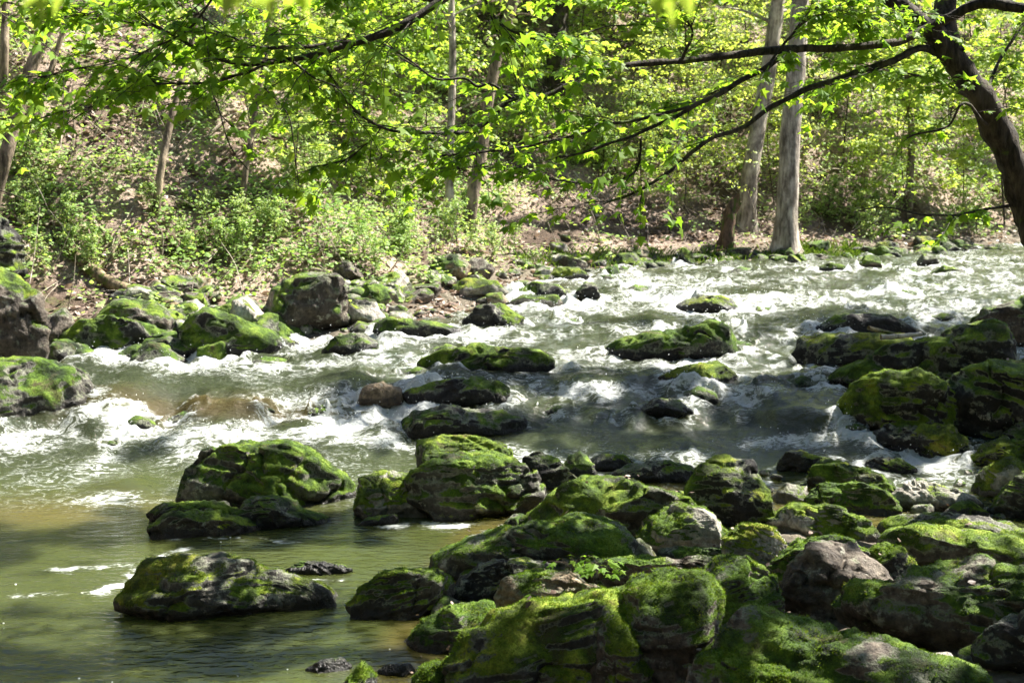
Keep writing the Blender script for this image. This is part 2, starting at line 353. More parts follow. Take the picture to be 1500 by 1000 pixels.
def rock(poly, contact, mat='grey', moss=0.5, T=0.8, sub=5, flat=0.72, front=0.72, planes=9, rough=1.0, seed=0, zc=None, name='boulder', label='', cat='boulder', group=None, fuzz=0):
    rng = np.random.default_rng(seed+500)
    if contact > 640 and max(q[0] for q in poly)-min(q[0] for q in poly) > 85: sub = 6
    c, R = star(poly)
    u0 = c[0]; P0 = ground_hit(u0, contact) if zc is None else None
    if zc is not None:
        d = ray(u0, contact); P0 = CAMP+d*((zc-CAM_H)/d[2])
    wpx = max(q[0] for q in poly)-min(q[0] for q in poly); hpx = max(q[1] for q in poly)-min(q[1] for q in poly)
    y0 = P0[1]; mpp = y0/FPX; D = 0.5*T*math.sqrt(wpx*hpx*1.3)*mpp
    yc = y0+D*0.75; r = ray(*c); dist = yc/r[1]; C = CAMP+r*dist; mpp = dist*(r@CF)/FPX
    Xa = np.cross(r, [0, 0, 1]); Xa /= np.linalg.norm(Xa); Ya = np.cross(Xa, r); Za = -r
    B = np.stack([Xa, Ya, Za])                              # rows: local axes in world
    V, F = ICO[sub]; V = V.copy()
    up = B@np.array([0, 0, 1.0]); fr = B@np.array([-r[0], -r[1], 0])/math.hypot(r[0], r[1])
    lat = np.cross(up, fr)
    PL = [(up+rng.normal(0, .16, 3), flat), (fr+rng.normal(0, .2, 3), front), (lat+rng.normal(0, .3, 3), .78), (-lat+rng.normal(0, .3, 3), .78), (fr*.7+up*.7+rng.normal(0, .2, 3), max(flat, front)+.1)]
    PL += [(rng.normal(0, 1, 3), rng.uniform(.5, .84)) for _ in range(planes+9)]
    for n_, o_ in PL:
        n_ = n_/np.linalg.norm(n_); d = V@n_-o_-0.035*perlin(V*2.2+seed); d = np.where(d > 0, d, 0); V = V-n_*(d*0.96)[:, None]
    rho = np.hypot(V[:, 0], V[:, 1]); th = np.arctan2(V[:, 1], V[:, 0]) % (2*math.pi)
    nb = 60; bi = (th/(2*math.pi)*nb).astype(int) % nb; mx = np.zeros(nb); np.maximum.at(mx, bi, rho)
    mx = np.maximum(mx, 0.5); mx = (np.roll(mx, 1)+mx+np.roll(mx, -1))/3
    sc = np.interp(th, (np.arange(nb)+.5)*2*math.pi/nb, mx, period=2*math.pi)
    Rr = np.interp(th, np.arange(180)*2*math.pi/180, R, period=2*math.pi)*mpp
    rho = rho/sc*Rr
    L = np.stack([rho*np.cos(th), rho*np.sin(th), V[:, 2]*D], -1)
    W = C+L@B; size = math.sqrt(wpx*hpx)*mpp
    N = vnorm(W, F)
    q = W/size+seed*3.1
    bd = rng.normal(0, 0.25, 3)+np.array([0, 0, 1.0])       # tilted bedding
    lay = np.stack([q@np.array([1, 0, 0]), q@np.array([0, 1, 0]), (q@bd)*4.5], -1)
    crk = np.abs(perlin(q*2.1+5)+0.35*perlin(q*6)); h = 0.014*fbm(q*2.6, 3)+0.055*fbm(lay*1.5, 3, ridged=True)-0.055*np.exp(-(crk/0.05)**2)*sm(perlin(q*1.3+11), -.1, .25)-0.03*np.maximum(0, fbm(q*3.4, 3, ridged=True)-0.25)
    W = W+N*(h*size*rough)[:, None]
    W = W+N*(fbm(W*9, 3)*0.008*min(1, size*1.5)*rough)[:, None]
    if sub >= 5: W = W+N*(fbm(W*32, 3)*0.005)[:, None]
    N = vnorm(W, F)
    patch = fbm(W*2.3+seed, 3)
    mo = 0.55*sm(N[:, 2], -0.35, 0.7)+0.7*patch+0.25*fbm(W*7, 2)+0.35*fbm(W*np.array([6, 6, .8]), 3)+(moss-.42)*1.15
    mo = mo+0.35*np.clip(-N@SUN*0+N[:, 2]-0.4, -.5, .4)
    wl = zbase(W[:, 1]); wet = 1-sm(W[:, 2]-wl, 0.0, 0.14); mo = mo-1.0*(1-sm(W[:, 2]-wl, -0.02, 0.06))
    if sub >= 5: W = W+N*(np.clip(mo, 0, .8)*np.abs(fbm(W*15, 3))*0.009)[:, None]
    HIGH.append(W)
    o0 = np.array([C[0], C[1], wl.mean()])
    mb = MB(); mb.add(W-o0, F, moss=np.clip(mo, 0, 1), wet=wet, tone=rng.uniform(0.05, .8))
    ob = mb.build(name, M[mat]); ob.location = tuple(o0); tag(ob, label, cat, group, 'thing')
    ROCKS.append((C[0], C[1], wpx*mpp*0.5, D, W[:, 2].max()))
    if fuzz:                                                # strands of moss standing on the mossy faces
        tri = W[F]; ar = np.linalg.norm(np.cross(tri[:, 1]-tri[:, 0], tri[:, 2]-tri[:, 0]), axis=1)/2
        fm = np.clip(mo, 0, 1)[F].mean(1); fn = N[F].mean(1); pr = ar*sm(fm+0.25*(rng.random(len(F))-.5), 0.42, 0.65); pr = pr/pr.sum() if pr.sum() > 0 else None
        if pr is not None:
            k = rng.choice(len(F), fuzz, p=pr); bc = rng.dirichlet([1, 1, 1], fuzz)
            P = (tri[k]*bc[:, :, None]).sum(1)-fn[k]*0.003; clump = fbm(P*14, 2)
            ln = rng.uniform(.005, .016, fuzz)*(1+0.8*clump); dr = fn[k]*0.9+rng.normal(0, .45, (fuzz, 3))+np.array([0, 0, -0.25]); dr /= np.linalg.norm(dr, axis=1)[:, None]
            sd = np.cross(dr, rng.normal(0, 1, (fuzz, 3))); sd /= np.linalg.norm(sd, axis=1)[:, None]; wd = (rng.uniform(.0016, .0035, fuzz))[:, None]
            Vb = np.stack([P-sd*wd, P+sd*wd, P+dr*ln[:, None]], 1).reshape(-1, 3)-o0
            mb = MB(); mb.add(Vb, np.arange(fuzz*3).reshape(-1, 3), tint=np.repeat(np.clip(0.45+0.5*clump+rng.normal(0, .18, fuzz), 0, 1), 3))
            mb.build('moss', M['mossblade'], ob, smooth=False)
    return ob
RK = [
 # --- stones standing in the pool and its edge
 dict(poly=[(262,738),(272,690),(298,660),(360,646),(420,648),(455,664),(490,690),(516,712),(523,738),(505,768),(420,775),(300,768)], contact=752, moss=.66, T=.9, flat=.66, fuzz=9000, label='large rounded green mossy boulder at the edge of the calm pool, highest on the left'),
 dict(poly=[(215,750),(240,735),(300,735),(338,739),(356,755),(330,772),(230,770)], contact=764, mat='dark', moss=.5, name='river_rock', cat='rock', label='low dark stone tucked under the left foot of the large rounded mossy boulder'),
 dict(poly=[(342,750),(362,733),(388,724),(430,731),(446,750),(485,762),(483,778),(400,788),(345,778)], contact=774, mat='dark', moss=.52, name='river_rock', cat='rock', label='dark mossy hump in front of the large rounded boulder, sloping right into the pool'),
 dict(poly=[(218,772),(245,748),(310,747),(360,764),(382,778),(374,796),(300,800),(225,792)], contact=786, moss=.56, mat='brown', name='river_rock', cat='rock', label='low brown and green stone with a pale right tip and foam trailing behind it'),
 dict(poly=[(518,745),(528,700),(558,689),(592,695),(617,715),(634,742),(620,768),(540,772)], contact=760, mat='pale', moss=.5, T=.9, flat=.85, fuzz=4000, name='boulder', label='egg shaped boulder with pale top and green patches, squeezed between two bigger mossy boulders'),
 dict(poly=[(608,645),(650,637),(690,639),(720,645),(748,660),(766,690),(740,720),(640,715),(612,680)], contact=715, moss=.58, T=.7, flat=.7, fuzz=3000, label='flat topped mossy slab standing just behind the big dark fronted boulder', name='boulder'),
 dict(poly=[(596,700),(632,678),(670,664),(700,660),(742,670),(788,697),(804,725),(790,765),(700,785),(630,775),(602,745)], contact=765, moss=.6, T=.95, flat=.68, front=.62, fuzz=8000, label='big boulder with bright moss on its brow and a black undercut front beside the pool'),
 dict(poly=[(765,672),(790,661),(815,670),(848,705),(840,728),(790,728),(766,705)], contact=718, mat='dark', moss=.35, planes=14, label='black pointed rock leaning left of the rapids behind the big boulder', name='river_rock', cat='rock'),
 dict(poly=[(818,698),(832,668),(850,661),(868,678),(876,700),(845,708)], contact=700, mat='dark', moss=.5, name='river_rock', cat='rock', sub=4, label='small black peaked stone with a green tip at the foot of the rapids'),
 dict(poly=[(856,680),(880,664),(915,667),(934,681),(910,694),(870,692)], contact=688, mat='dark', moss=.42, name='river_rock', cat='rock', sub=4, label='low dark flat stone with white water breaking against its upstream edge'),
 dict(poly=[(896,694),(930,678),(976,674),(1022,686),(1018,706),(960,718),(905,710)], contact=710, mat='dark', moss=.12, name='river_rock', cat='rock', label='wet black stone glistening with drips above the long mossy slab'),
 dict(poly=[(167,872),(195,848),(218,820),(262,811),(330,815),(402,840),(470,868),(502,888),(500,915),(430,928),(320,925),(215,905)], contact=906, moss=.55, T=.75, flat=.66, front=.7, fuzz=9000, label='long mossy boulder lying alone in the near pool with grey stripe above its waterline'),
 dict(poly=[(415,834),(440,822),(482,824),(522,837),(482,850),(430,848)], contact=843, mat='dark', moss=.15, name='river_rock', cat='rock', label='small black stone just breaking the pool surface right of the long mossy boulder'),
 dict(poly=[(509,890),(530,860),(570,838),(620,832),(660,844),(668,868),(652,896),(620,918),(560,925),(512,915)], contact=908, moss=.56, T=.85, fuzz=6000, label='streaked mossy boulder in the pool with a trickle falling at its right shoulder'),
 dict(poly=[(652,895),(675,850),(710,825),(760,817),(803,824),(814,850),(770,905),(700,915)], contact=897, mat='dark', moss=.1, T=.9, planes=5, label='smooth black boulder beside the trickle, darkest stone at the edge of the pool'),
 dict(poly=[(590,942),(620,910),(660,889),(722,881),(732,905),(700,945),(660,968),(606,968)], contact=957, moss=.42, fuzz=3000, label='grey green cobble half in the water below the smooth black boulder', name='river_rock', cat='rock'),
 dict(poly=[(445,980),(470,966),(500,964),(516,976),(505,990),(455,990)], contact=985, mat='dark', moss=.1, sub=4, name='river_rock', cat='rock', label='small black pebble peeping from the pool at the bottom, left of a green pointed one'),
 dict(poly=[(498,1010),(515,985),(532,967),(548,985),(556,1015),(530,1030)], contact=1012, mat='dark', moss=.66, sub=4, fuzz=1200, name='river_rock', cat='rock', label='green pointed stone cut by the bottom edge between two black pebbles'),
 dict(poly=[(553,982),(570,971),(600,972),(610,985),(590,996),(558,994)], contact=990, mat='dark', moss=.12, sub=4, name='river_rock', cat='rock', label='black pebble in the pool between the green pointed stone and the mossy tuft'),
 dict(poly=[(600,1000),(618,975),(640,968),(668,985),(675,1020),(610,1025)], contact=1020, mat='dark', moss=.75, sub=5, fuzz=2500, name='river_rock', cat='rock', label='tufted green mossy stone at the bottom below the grey green cobble'),
 dict(poly=[(520,770),(540,757),(580,754),(586,764),(570,772),(528,774)], contact=770, mat='dark', moss=.45, sub=4, name='river_rock', cat='rock', label='thin flat ledge stone at the pool edge under the egg shaped boulder'),
 # --- the bar of mossy blocks on the right
 dict(poly=[(740,800),(775,755),(805,728),(842,705),(892,698),(950,714),(1012,733),(1025,765),(1000,800),(860,815),(760,815)], contact=800, moss=.68, T=1.0, flat=.62, fuzz=9000, label='broad mossy slab rising to a pale crest in the middle of the rock bar', name='stone_slab', cat='slab'),
 dict(poly=[(618,838),(640,808),(690,789),(742,774),(800,764),(850,748),(912,763),(928,790),(924,832),(860,848),(780,838),(700,850),(640,856)], contact=850, moss=.62, T=.75, flat=.6, front=.62, fuzz=10000, label='long mossy ledge with a black overhanging front reaching left into the pool', name='stone_slab', cat='slab'),
 dict(poly=[(768,830),(800,808),(832,799),(866,814),(880,838),(860,862),(795,860)], contact=850, mat='pale', moss=.42, label='pale streaked stone wedged under the long overhanging mossy ledge', name='river_rock', cat='rock'),
 dict(poly=[(925,800),(948,757),(990,736),(1032,744),(1066,778),(1064,812),(1000,825),(935,818)], contact=816, mat='pale', moss=.5, T=.9, flat=.75, front=.6, fuzz=3500, label='rounded boulder with pale sunlit shoulder and shaded dark front left of a standing black rock'),
 dict(poly=[(1002,730),(1020,685),(1060,669),(1102,674),(1122,720),(1134,752),(1125,785),(1060,790),(1012,775)], contact=776, mat='dark', moss=.45, T=.9, flat=.7, front=.6, planes=14, fuzz=3000, label='tall black standing rock with mossy crown and one bright grey edge'),
 dict(poly=[(918,805),(934,787),(952,800),(968,825),(955,838),(922,832)], contact=830, mat='pale', moss=.35, sub=4, planes=14, name='river_rock', cat='rock', label='small jagged pale stone below the sunlit shouldered boulder'),
 dict(poly=[(962,808),(1000,802),(1050,803),(1105,816),(1100,832),(1000,836),(965,830)], contact=828, mat='grey', moss=.38, sub=5, name='stone_slab', cat='slab', label='thin dark slab with speckled pale edge under the sunlit shouldered boulder'),
 dict(poly=[(1056,790),(1088,768),(1130,771),(1158,800),(1145,832),(1100,838),(1062,818)], contact=828, mat='pale', moss=.55, flat=.68, fuzz=3000, label='tilted stone with smooth striped green and white face right of the standing black rock', name='river_rock', cat='rock'),
 dict(poly=[(1118,770),(1155,742),(1220,739),(1268,758),(1290,782),(1275,805),(1200,805),(1140,795)], contact=792, mat='pale', moss=.5, flat=.66, fuzz=3500, label='broad pale and green sunlit stone behind the bare brown boulder', name='boulder'),
 dict(poly=[(1120,840),(1165,795),(1220,784),(1270,800),(1260,850),(1180,880),(1125,870)], contact=862, moss=.62, fuzz=3500, label='green stone almost hidden behind the bare brown boulder', name='river_rock', cat='rock'),
 dict(poly=[(1142,880),(1163,820),(1195,793),(1250,795),(1290,825),(1313,860),(1300,905),(1240,930),(1180,930),(1148,905)], contact=915, mat='brown', moss=-.05, T=.95, flat=.75, front=.66, planes=13, label='bare brown grey boulder without moss, rounded peak in the bar of green rocks'),
 dict(poly=[(1262,815),(1285,795),(1318,800),(1345,828),(1335,858),(1290,858)], contact=850, moss=.62, mat='grey', fuzz=2500, name='river_rock', cat='rock', label='yellow green mossy stone touching the right shoulder of the bare brown boulder'),
 dict(poly=[(1284,805),(1305,785),(1350,776),(1420,778),(1500,785),(1560,800),(1560,850),(1420,848),(1320,842)], contact=848, moss=.52, T=.9, flat=.55, fuzz=6000, label='wide dark mossy block behind the big black fronted rock on the right', name='stone_slab', cat='slab'),
 dict(poly=[(1284,785),(1310,766),(1360,757),(1430,755),(1500,770),(1560,785),(1540,805),(1400,800),(1300,803)], contact=805, mat='grey', moss=.55, T=.8, flat=.62, fuzz=4000, label='long low slab with a pale sunlit rim behind the wide dark mossy block', name='stone_slab', cat='slab'),
 dict(poly=[(1226,885),(1262,862),(1300,862),(1350,836),(1430,818),(1510,826),(1570,850),(1570,970),(1480,985),(1380,970),(1280,945),(1232,922)], contact=960, mat='brown', moss=.42, T=.8, flat=.6, front=.58, sub=6, fuzz=6000, label='big rock with crumbly tan top and solid black front at the right edge'),
 dict(poly=[(1426,955),(1458,920),(1500,893),(1560,890),(1560,1000),(1440,985)], contact=990, mat='dark', moss=.2, flat=.85, label='dark triangular rock cut by the right edge below the big crumbly topped rock', name='boulder'),
 dict(poly=[(1120,915),(1140,897),(1160,897),(1182,915),(1165,928),(1128,926)], contact=924, mat='brown', moss=.25, sub=4, name='river_rock', cat='rock', label='small grey brown stone between the cleft block and the bare brown boulder'),
 dict(poly=[(722,895),(735,850),(770,838),(838,836),(862,855),(900,872),(890,905),(800,920),(727,915)], contact=915, mat='tan', moss=.42, T=.8, flat=.66, sub=6, fuzz=4500, label='pale tan topped block with yellow moss left of the green seedling', name='boulder'),
 dict(poly=[(820,850),(850,832),(910,819),(1000,814),(1050,815),(1066,840),(1000,870),(850,872)], contact=872, mat='brown', moss=.5, T=.9, flat=.62, fuzz=4000, label='flat brown mossy slab behind the seedling on the near bar', name='stone_slab', cat='slab'),
 dict(poly=[(640,985),(675,935),(720,898),(780,885),(860,872),(925,862),(950,900),(940,990),(900,1060),(700,1065),(650,1040)], contact=1045, moss=.62, T=.75, flat=.62, front=.6, sub=6, fuzz=16000, label='largest near boulder, dark green with a shadowed hollow in its front'),
 dict(poly=[(900,880),(930,848),(965,834),(1030,842),(1052,862),(1058,930),(1045,1000),(1000,1060),(930,1060),(905,980)], contact=1035, mat='brown', moss=.56, T=.7, flat=.62, front=.62, sub=6, fuzz=10000, label='squared block with a sunlit right edge and drooping moss on its side'),
 dict(poly=[(1028,840),(1045,818),(1092,814),(1140,848),(1148,900),(1120,945),(1060,955),(1040,900)], contact=950, moss=.55, T=.8, flat=.68, sub=6, fuzz=5000, mat='brown', label='cleft mossy block standing between the squared block and the bare brown boulder', name='boulder'),
 dict(poly=[(866,985),(874,915),(892,893),(918,892),(940,925),(952,985),(945,1060),(870,1060)], contact=1050, mat='brown', moss=.6, T=.9, flat=.8, sub=6, fuzz=5000, label='upright tooth shaped mossy stone in front of the squared block'),
 dict(poly=[(1040,985),(1062,930),(1090,904),(1180,914),(1262,924),(1350,948),(1425,963),(1455,1000),(1450,1080),(1040,1080)], contact=1075, moss=.55, T=.7, flat=.55, sub=6, fuzz=13000, mat='brown', label='broad sloping slab filling the bottom right, olive moss with brown stains'),
 dict(poly=[(985,1050),(1005,995),(1030,960),(1075,948),(1140,950),(1168,968),(1172,1080),(990,1080)], contact=1085, moss=.55, T=.6, flat=.6, sub=6, fuzz=8000, mat='brown', label='stepped mossy block at the very bottom left of the broad sloping slab'),
 # --- stones in the small inlet
 dict(poly=[(1137,685),(1152,665),(1172,661),(1205,671),(1248,679),(1250,692),(1190,700),(1142,697)], contact=696, mat='dark', moss=.45, name='river_rock', cat='rock', label='low black two humped stone in the inlet, closest to the rapids'),
 dict(poly=[(1256,686),(1285,670),(1318,671),(1344,685),(1335,700),(1270,702)], contact=698, mat='dark', moss=.4, name='river_rock', cat='rock', label='smooth dark oval stone alone in the calm inlet'),
 dict(poly=[(1184,710),(1192,684),(1250,681),(1300,698),(1318,722),(1300,735),(1200,728)], contact=724, moss=.6, fuzz=2500, name='river_rock', cat='rock', label='knobbly mossy stone with rounded green right end at the inlet edge'),
 dict(poly=[(1172,740),(1198,712),(1258,706),(1302,720),(1320,745),(1300,768),(1185,762)], contact=760, moss=.55, mat='grey', front=.6, fuzz=2500, name='river_rock', cat='rock', label='flat topped stone with lit green rim and black side above the broad pale stone'),
 dict(poly=[(1304,728),(1338,706),(1378,711),(1420,721),(1440,738),(1400,756),(1320,754)], contact=750, mat='pale', moss=-.1, name='river_rock', cat='rock', label='bare white sunlit stone at the head of the rock bar by the inlet'),
 dict(poly=[(1378,760),(1400,738),(1420,732),(1450,752),(1440,768),(1385,770)], contact=764, mat='grey', moss=.5, sub=4, name='river_rock', cat='rock', label='small green stone with white crest right of the bare white stone'),
 dict(poly=[(1130,730),(1150,708),(1180,712),(1190,735),(1160,750),(1135,748)], contact=744, mat='pale', moss=.4, sub=4, name='river_rock', cat='rock', label='small pale pitted stone left of the flat topped stone with lit rim'),
 # --- shaded pile on the right bank
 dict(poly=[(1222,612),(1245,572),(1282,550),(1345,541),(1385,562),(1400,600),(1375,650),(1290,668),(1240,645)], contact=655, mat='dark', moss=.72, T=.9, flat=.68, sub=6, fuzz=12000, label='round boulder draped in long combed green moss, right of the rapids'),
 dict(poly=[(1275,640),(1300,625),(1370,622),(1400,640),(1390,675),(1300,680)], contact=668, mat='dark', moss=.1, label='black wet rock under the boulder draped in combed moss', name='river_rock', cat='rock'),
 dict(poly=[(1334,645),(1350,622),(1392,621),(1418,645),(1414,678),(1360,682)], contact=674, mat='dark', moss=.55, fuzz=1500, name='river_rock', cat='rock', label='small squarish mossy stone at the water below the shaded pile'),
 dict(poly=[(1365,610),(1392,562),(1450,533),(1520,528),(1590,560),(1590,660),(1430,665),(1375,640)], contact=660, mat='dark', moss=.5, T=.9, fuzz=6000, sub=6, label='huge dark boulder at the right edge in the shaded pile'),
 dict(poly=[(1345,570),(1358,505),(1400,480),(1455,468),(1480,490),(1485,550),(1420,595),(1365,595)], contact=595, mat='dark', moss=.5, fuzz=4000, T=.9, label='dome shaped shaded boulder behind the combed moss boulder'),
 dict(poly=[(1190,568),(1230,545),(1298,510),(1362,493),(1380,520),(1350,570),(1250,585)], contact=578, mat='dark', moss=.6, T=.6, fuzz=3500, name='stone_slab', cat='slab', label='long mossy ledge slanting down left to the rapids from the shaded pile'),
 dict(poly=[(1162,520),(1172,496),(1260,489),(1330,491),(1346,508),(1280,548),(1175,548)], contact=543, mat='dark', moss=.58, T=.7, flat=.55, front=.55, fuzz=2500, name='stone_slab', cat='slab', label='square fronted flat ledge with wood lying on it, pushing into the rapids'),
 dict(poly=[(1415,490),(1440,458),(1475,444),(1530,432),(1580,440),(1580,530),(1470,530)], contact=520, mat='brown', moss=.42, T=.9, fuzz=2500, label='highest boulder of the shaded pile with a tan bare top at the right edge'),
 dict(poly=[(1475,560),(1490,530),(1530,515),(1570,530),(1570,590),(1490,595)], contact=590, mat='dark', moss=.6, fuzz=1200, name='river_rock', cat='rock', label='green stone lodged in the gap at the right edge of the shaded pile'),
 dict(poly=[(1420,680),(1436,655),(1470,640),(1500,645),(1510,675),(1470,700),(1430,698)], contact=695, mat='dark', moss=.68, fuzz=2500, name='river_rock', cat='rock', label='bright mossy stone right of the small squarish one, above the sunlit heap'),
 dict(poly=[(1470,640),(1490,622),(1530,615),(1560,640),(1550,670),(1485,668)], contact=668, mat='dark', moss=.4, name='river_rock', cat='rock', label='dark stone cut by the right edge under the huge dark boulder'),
 dict(poly=[(1424,720),(1440,690),(1475,668),(1500,680),(1498,712),(1460,735),(1430,735)], contact=730, mat='pale', moss=.5, fuzz=1500, name='river_rock', cat='rock', label='sunlit broken stone with white flakes right of the inlet'),
 dict(poly=[(1448,755),(1465,725),(1500,690),(1550,690),(1550,760),(1470,770)], contact=764, mat='grey', moss=.58, fuzz=1800, name='river_rock', cat='rock', label='slanting green lit stone at the right edge above the long low slab'),
 # --- rocks out in the rapids
 dict(poly=[(876,520),(900,503),(930,492),(1010,481),(1040,466),(1068,476),(1080,515),(1070,540),(900,540)], contact=531, mat='dark', moss=.5, T=.6, flat=.7, front=.55, fuzz=2500, label='long black wedge shaped rock with green cap at its right end in midstream'),
 dict(poly=[(605,530),(648,515),(700,506),(742,508),(792,516),(818,536),(770,556),(630,556)], contact=547, moss=.68, T=.7, mat='dark', fuzz=3500, label='long low green hogback rock in the middle of the stream'),
 dict(poly=[(985,450),(1008,440),(1030,432),(1062,435),(1090,452),(1070,464),(1000,464)], contact=458, mat='dark', moss=.1, label='dark bare hump farthest up in the bright white water', name='river_rock', cat='rock'),
 dict(poly=[(932,602),(958,584),(990,584),(1018,604),(990,616),(940,614)], contact=609, mat='dark', moss=.35, name='river_rock', cat='rock', label='small black oval rock below the falls in midstream'),
 dict(poly=[(958,555),(1005,537),(1050,529),(1080,550),(1080,574),(1000,574)], contact=566, mat='dark', moss=.55, fuzz=1200, name='river_rock', cat='rock', label='dark rock with thin green top just downstream of the black wedge'),
 dict(poly=[(576,632),(600,606),(655,594),(720,600),(775,618),(770,640),(690,660),(590,655)], contact=645, mat='dark', moss=.2, T=.8, flat=.6, label='wide flat black rock washed by the rapids behind the flat topped slab'),
 dict(poly=[(676,472),(700,448),(735,445),(768,465),(762,485),(690,486)], contact=480, mat='dark', moss=.35, label='dark squat boulder near the far shore left of midstream', name='boulder'),
 dict(poly=[(843,428),(858,412),(874,417),(879,436),(850,442)], contact=437, mat='dark', moss=.3, sub=4, name='river_rock', cat='rock', label='small black block at the head of the bright white water'),
 dict(poly=[(750,428),(785,412),(820,418),(832,434),(810,444),(760,440)], contact=437, mat='dark', moss=.45, sub=4, name='river_rock', cat='rock', label='dark oval stone with pale green crest left of the small black block'),
 dict(poly=[(735,448),(765,433),(815,432),(826,445),(800,458),(745,458)], contact=452, mat='pale', moss=.45, sub=4, name='river_rock', cat='rock', label='pale green sunlit stone in front of the dark oval one at the far shore'),
 dict(poly=[(545,482),(562,464),(640,474),(690,486),(660,500),(560,498)], contact=493, mat='dark', moss=.45, T=.6, name='stone_slab', cat='slab', label='low dark shelf stone running along the far waterline left of the squat boulder'),
 dict(poly=[(590,575),(640,558),(700,553),(740,560),(752,590),(700,606),(600,604)], contact=598, mat='dark', moss=.25, flat=.85, T=.8, label='round dark rock under a curtain of falling water in midstream', name='boulder'),
 dict(poly=[(524,590),(534,566),(560,560),(588,570),(590,590),(560,598)], contact=594, mat='tan', moss=-.1, sub=4, name='river_rock', cat='rock', label='rusty brown stone shining through the falls in midstream'),
 dict(poly=[(1180,492),(1230,462),(1300,460),(1350,486),(1300,500),(1200,500)], contact=494, mat='dark', moss=.2, T=.6, name='river_rock', cat='rock', label='broad drowned dark rock under sliding water upstream of the square fronted ledge'),
 dict(poly=[(1355,405),(1382,389),(1405,393),(1420,404),(1380,410)], contact=406, mat='dark', moss=.6, sub=4, name='river_rock', cat='rock', label='green topped islet stone far upstream on the right'),
 dict(poly=[(1340,388),(1352,372),(1370,375),(1376,390),(1355,394)], contact=391, mat='grey', moss=.2, sub=4, name='river_rock', cat='rock', label='grey round stone behind the green topped islet stone far upstream'),
 dict(poly=[(1036,422),(1050,414),(1068,418),(1066,424),(1045,426)], contact=423, mat='dark', moss=.4, sub=3, name='river_rock', cat='rock', label='tiny dark stone in the white water above the bare hump'),
 dict(poly=[(470,515),(492,492),(530,488),(560,505),(545,522),(490,524)], contact=519, mat='dark', moss=.4, sub=4, name='river_rock', cat='rock', label='drowned green black stone in the water right of the big cubic boulder'),
 # --- left bank
 dict(poly=[(380,470),(402,422),(440,402),(498,400),(508,440),(512,478),(450,500),(388,495)], contact=490, mat='brown', moss=.32, T=.9, flat=.75, front=.64, planes=12, label='big cubic tan and olive boulder at the foot of the leafy slope'),
 dict(poly=[(260,485),(300,450),(342,464),(400,490),(418,510),(370,525),(270,525)], contact=518, mat='dark', moss=.62, fuzz=1500, label='dark green wedge shaped boulder at the left waterline below a pale slab'),
 dict(poly=[(335,480),(342,440),(360,432),(385,460),(410,492),(395,500)], contact=497, mat='pale', moss=.2, sub=4, planes=13, name='stone_slab', cat='slab', label='pale leaning slab left of the big cubic boulder'),
 dict(poly=[(88,495),(120,468),(160,462),(200,474),(225,500),(210,525),(110,525)], contact=520, mat='dark', moss=.6, fuzz=1000, label='shaded mossy stone above the left ledge by the water', name='boulder'),
 dict(poly=[(140,465),(170,440),(230,445),(275,470),(270,500),(200,505),(150,490)], contact=505, mat='brown', moss=.5, label='olive layered stone under the tan fallen log', name='boulder'),
 dict(poly=[(195,520),(215,496),(260,494),(290,512),(280,530),(210,530)], contact=526, mat='dark', moss=.5, sub=4, name='river_rock', cat='rock', label='low dark stone at the waterline between two mossy stones on the left'),
 dict(poly=[(-60,625),(-60,540),(-10,526),(60,527),(112,540),(138,580),(130,618),(60,632)], contact=623, mat='grey', moss=.5, T=.9, flat=.55, front=.6, sub=6, fuzz=2500, label='flat grey ledge at the left edge with white water pouring past its right end'),
 dict(poly=[(-60,560),(-60,400),(-10,392),(30,410),(58,440),(64,500),(50,560)], contact=552, mat='brown', moss=.38, T=.7, flat=.85, front=.5, planes=16, rough=1.5, label='brown upright rock face at the left edge above the flat grey ledge', name='rock_face', cat='rock'),
 dict(poly=[(-60,420),(-60,330),(0,315),(28,345),(34,400),(10,425)], contact=424, mat='dark', moss=.42, T=.7, front=.55, planes=14, rough=1.5, label='dark overhanging earth brown rock at the left edge above the brown rock face', name='rock_face', cat='rock'),
 dict(poly=[(60,500),(68,465),(95,450),(112,480),(105,525),(66,525)], contact=520, mat='brown', moss=.35, sub=4, name='river_rock', cat='rock', label='narrow brown stone between the upright rock face and the shaded mossy stone'),
 dict(poly=[(525,440),(540,418),(560,416),(572,436),(560,452),(532,452)], contact=452, mat='tan', moss=.5, sub=4, name='river_rock', cat='rock', label='upright olive stone on the shore right of the big cubic boulder'),
 dict(poly=[(505,460),(520,436),(548,440),(566,470),(545,482),(510,480)], contact=480, mat='pale', moss=.05, sub=4, planes=13, name='river_rock', cat='rock', label='white sunlit angular stone beside the big cubic boulder'),
 dict(poly=[(625,398),(640,376),(672,372),(690,390),(680,410),(635,412)], contact=410, mat='tan', moss=.55, sub=4, label='yellow mossy slanted boulder on the far shore under the brush', name='boulder'),
 dict(poly=[(675,400),(690,378),(712,380),(725,395),(715,412),(680,412)], contact=412, mat='brown', moss=.3, sub=4, name='boulder', label='dark brown block with pale top behind the flat shore slabs'),
 dict(poly=[(650,430),(680,408),(730,412),(745,430),(720,440),(660,440)], contact=438, mat='pale', moss=.45, sub=4, name='stone_slab', cat='slab', label='flat pale green slab on the far shore in front of the dark brown block'),
 dict(poly=[(795,408),(815,393),(845,391),(865,405),(850,414),(800,416)], contact=414, mat='grey', moss=.6, sub=4, name='river_rock', cat='rock', label='green arched stone at the shore where the grass begins'),
 dict(poly=[(890,392),(905,372),(930,370),(945,388),(925,398),(895,398)], contact=394, mat='dark', moss=.4, sub=4, name='river_rock', cat='rock', label='dark stone in the shore grass below the bare earth bank'),
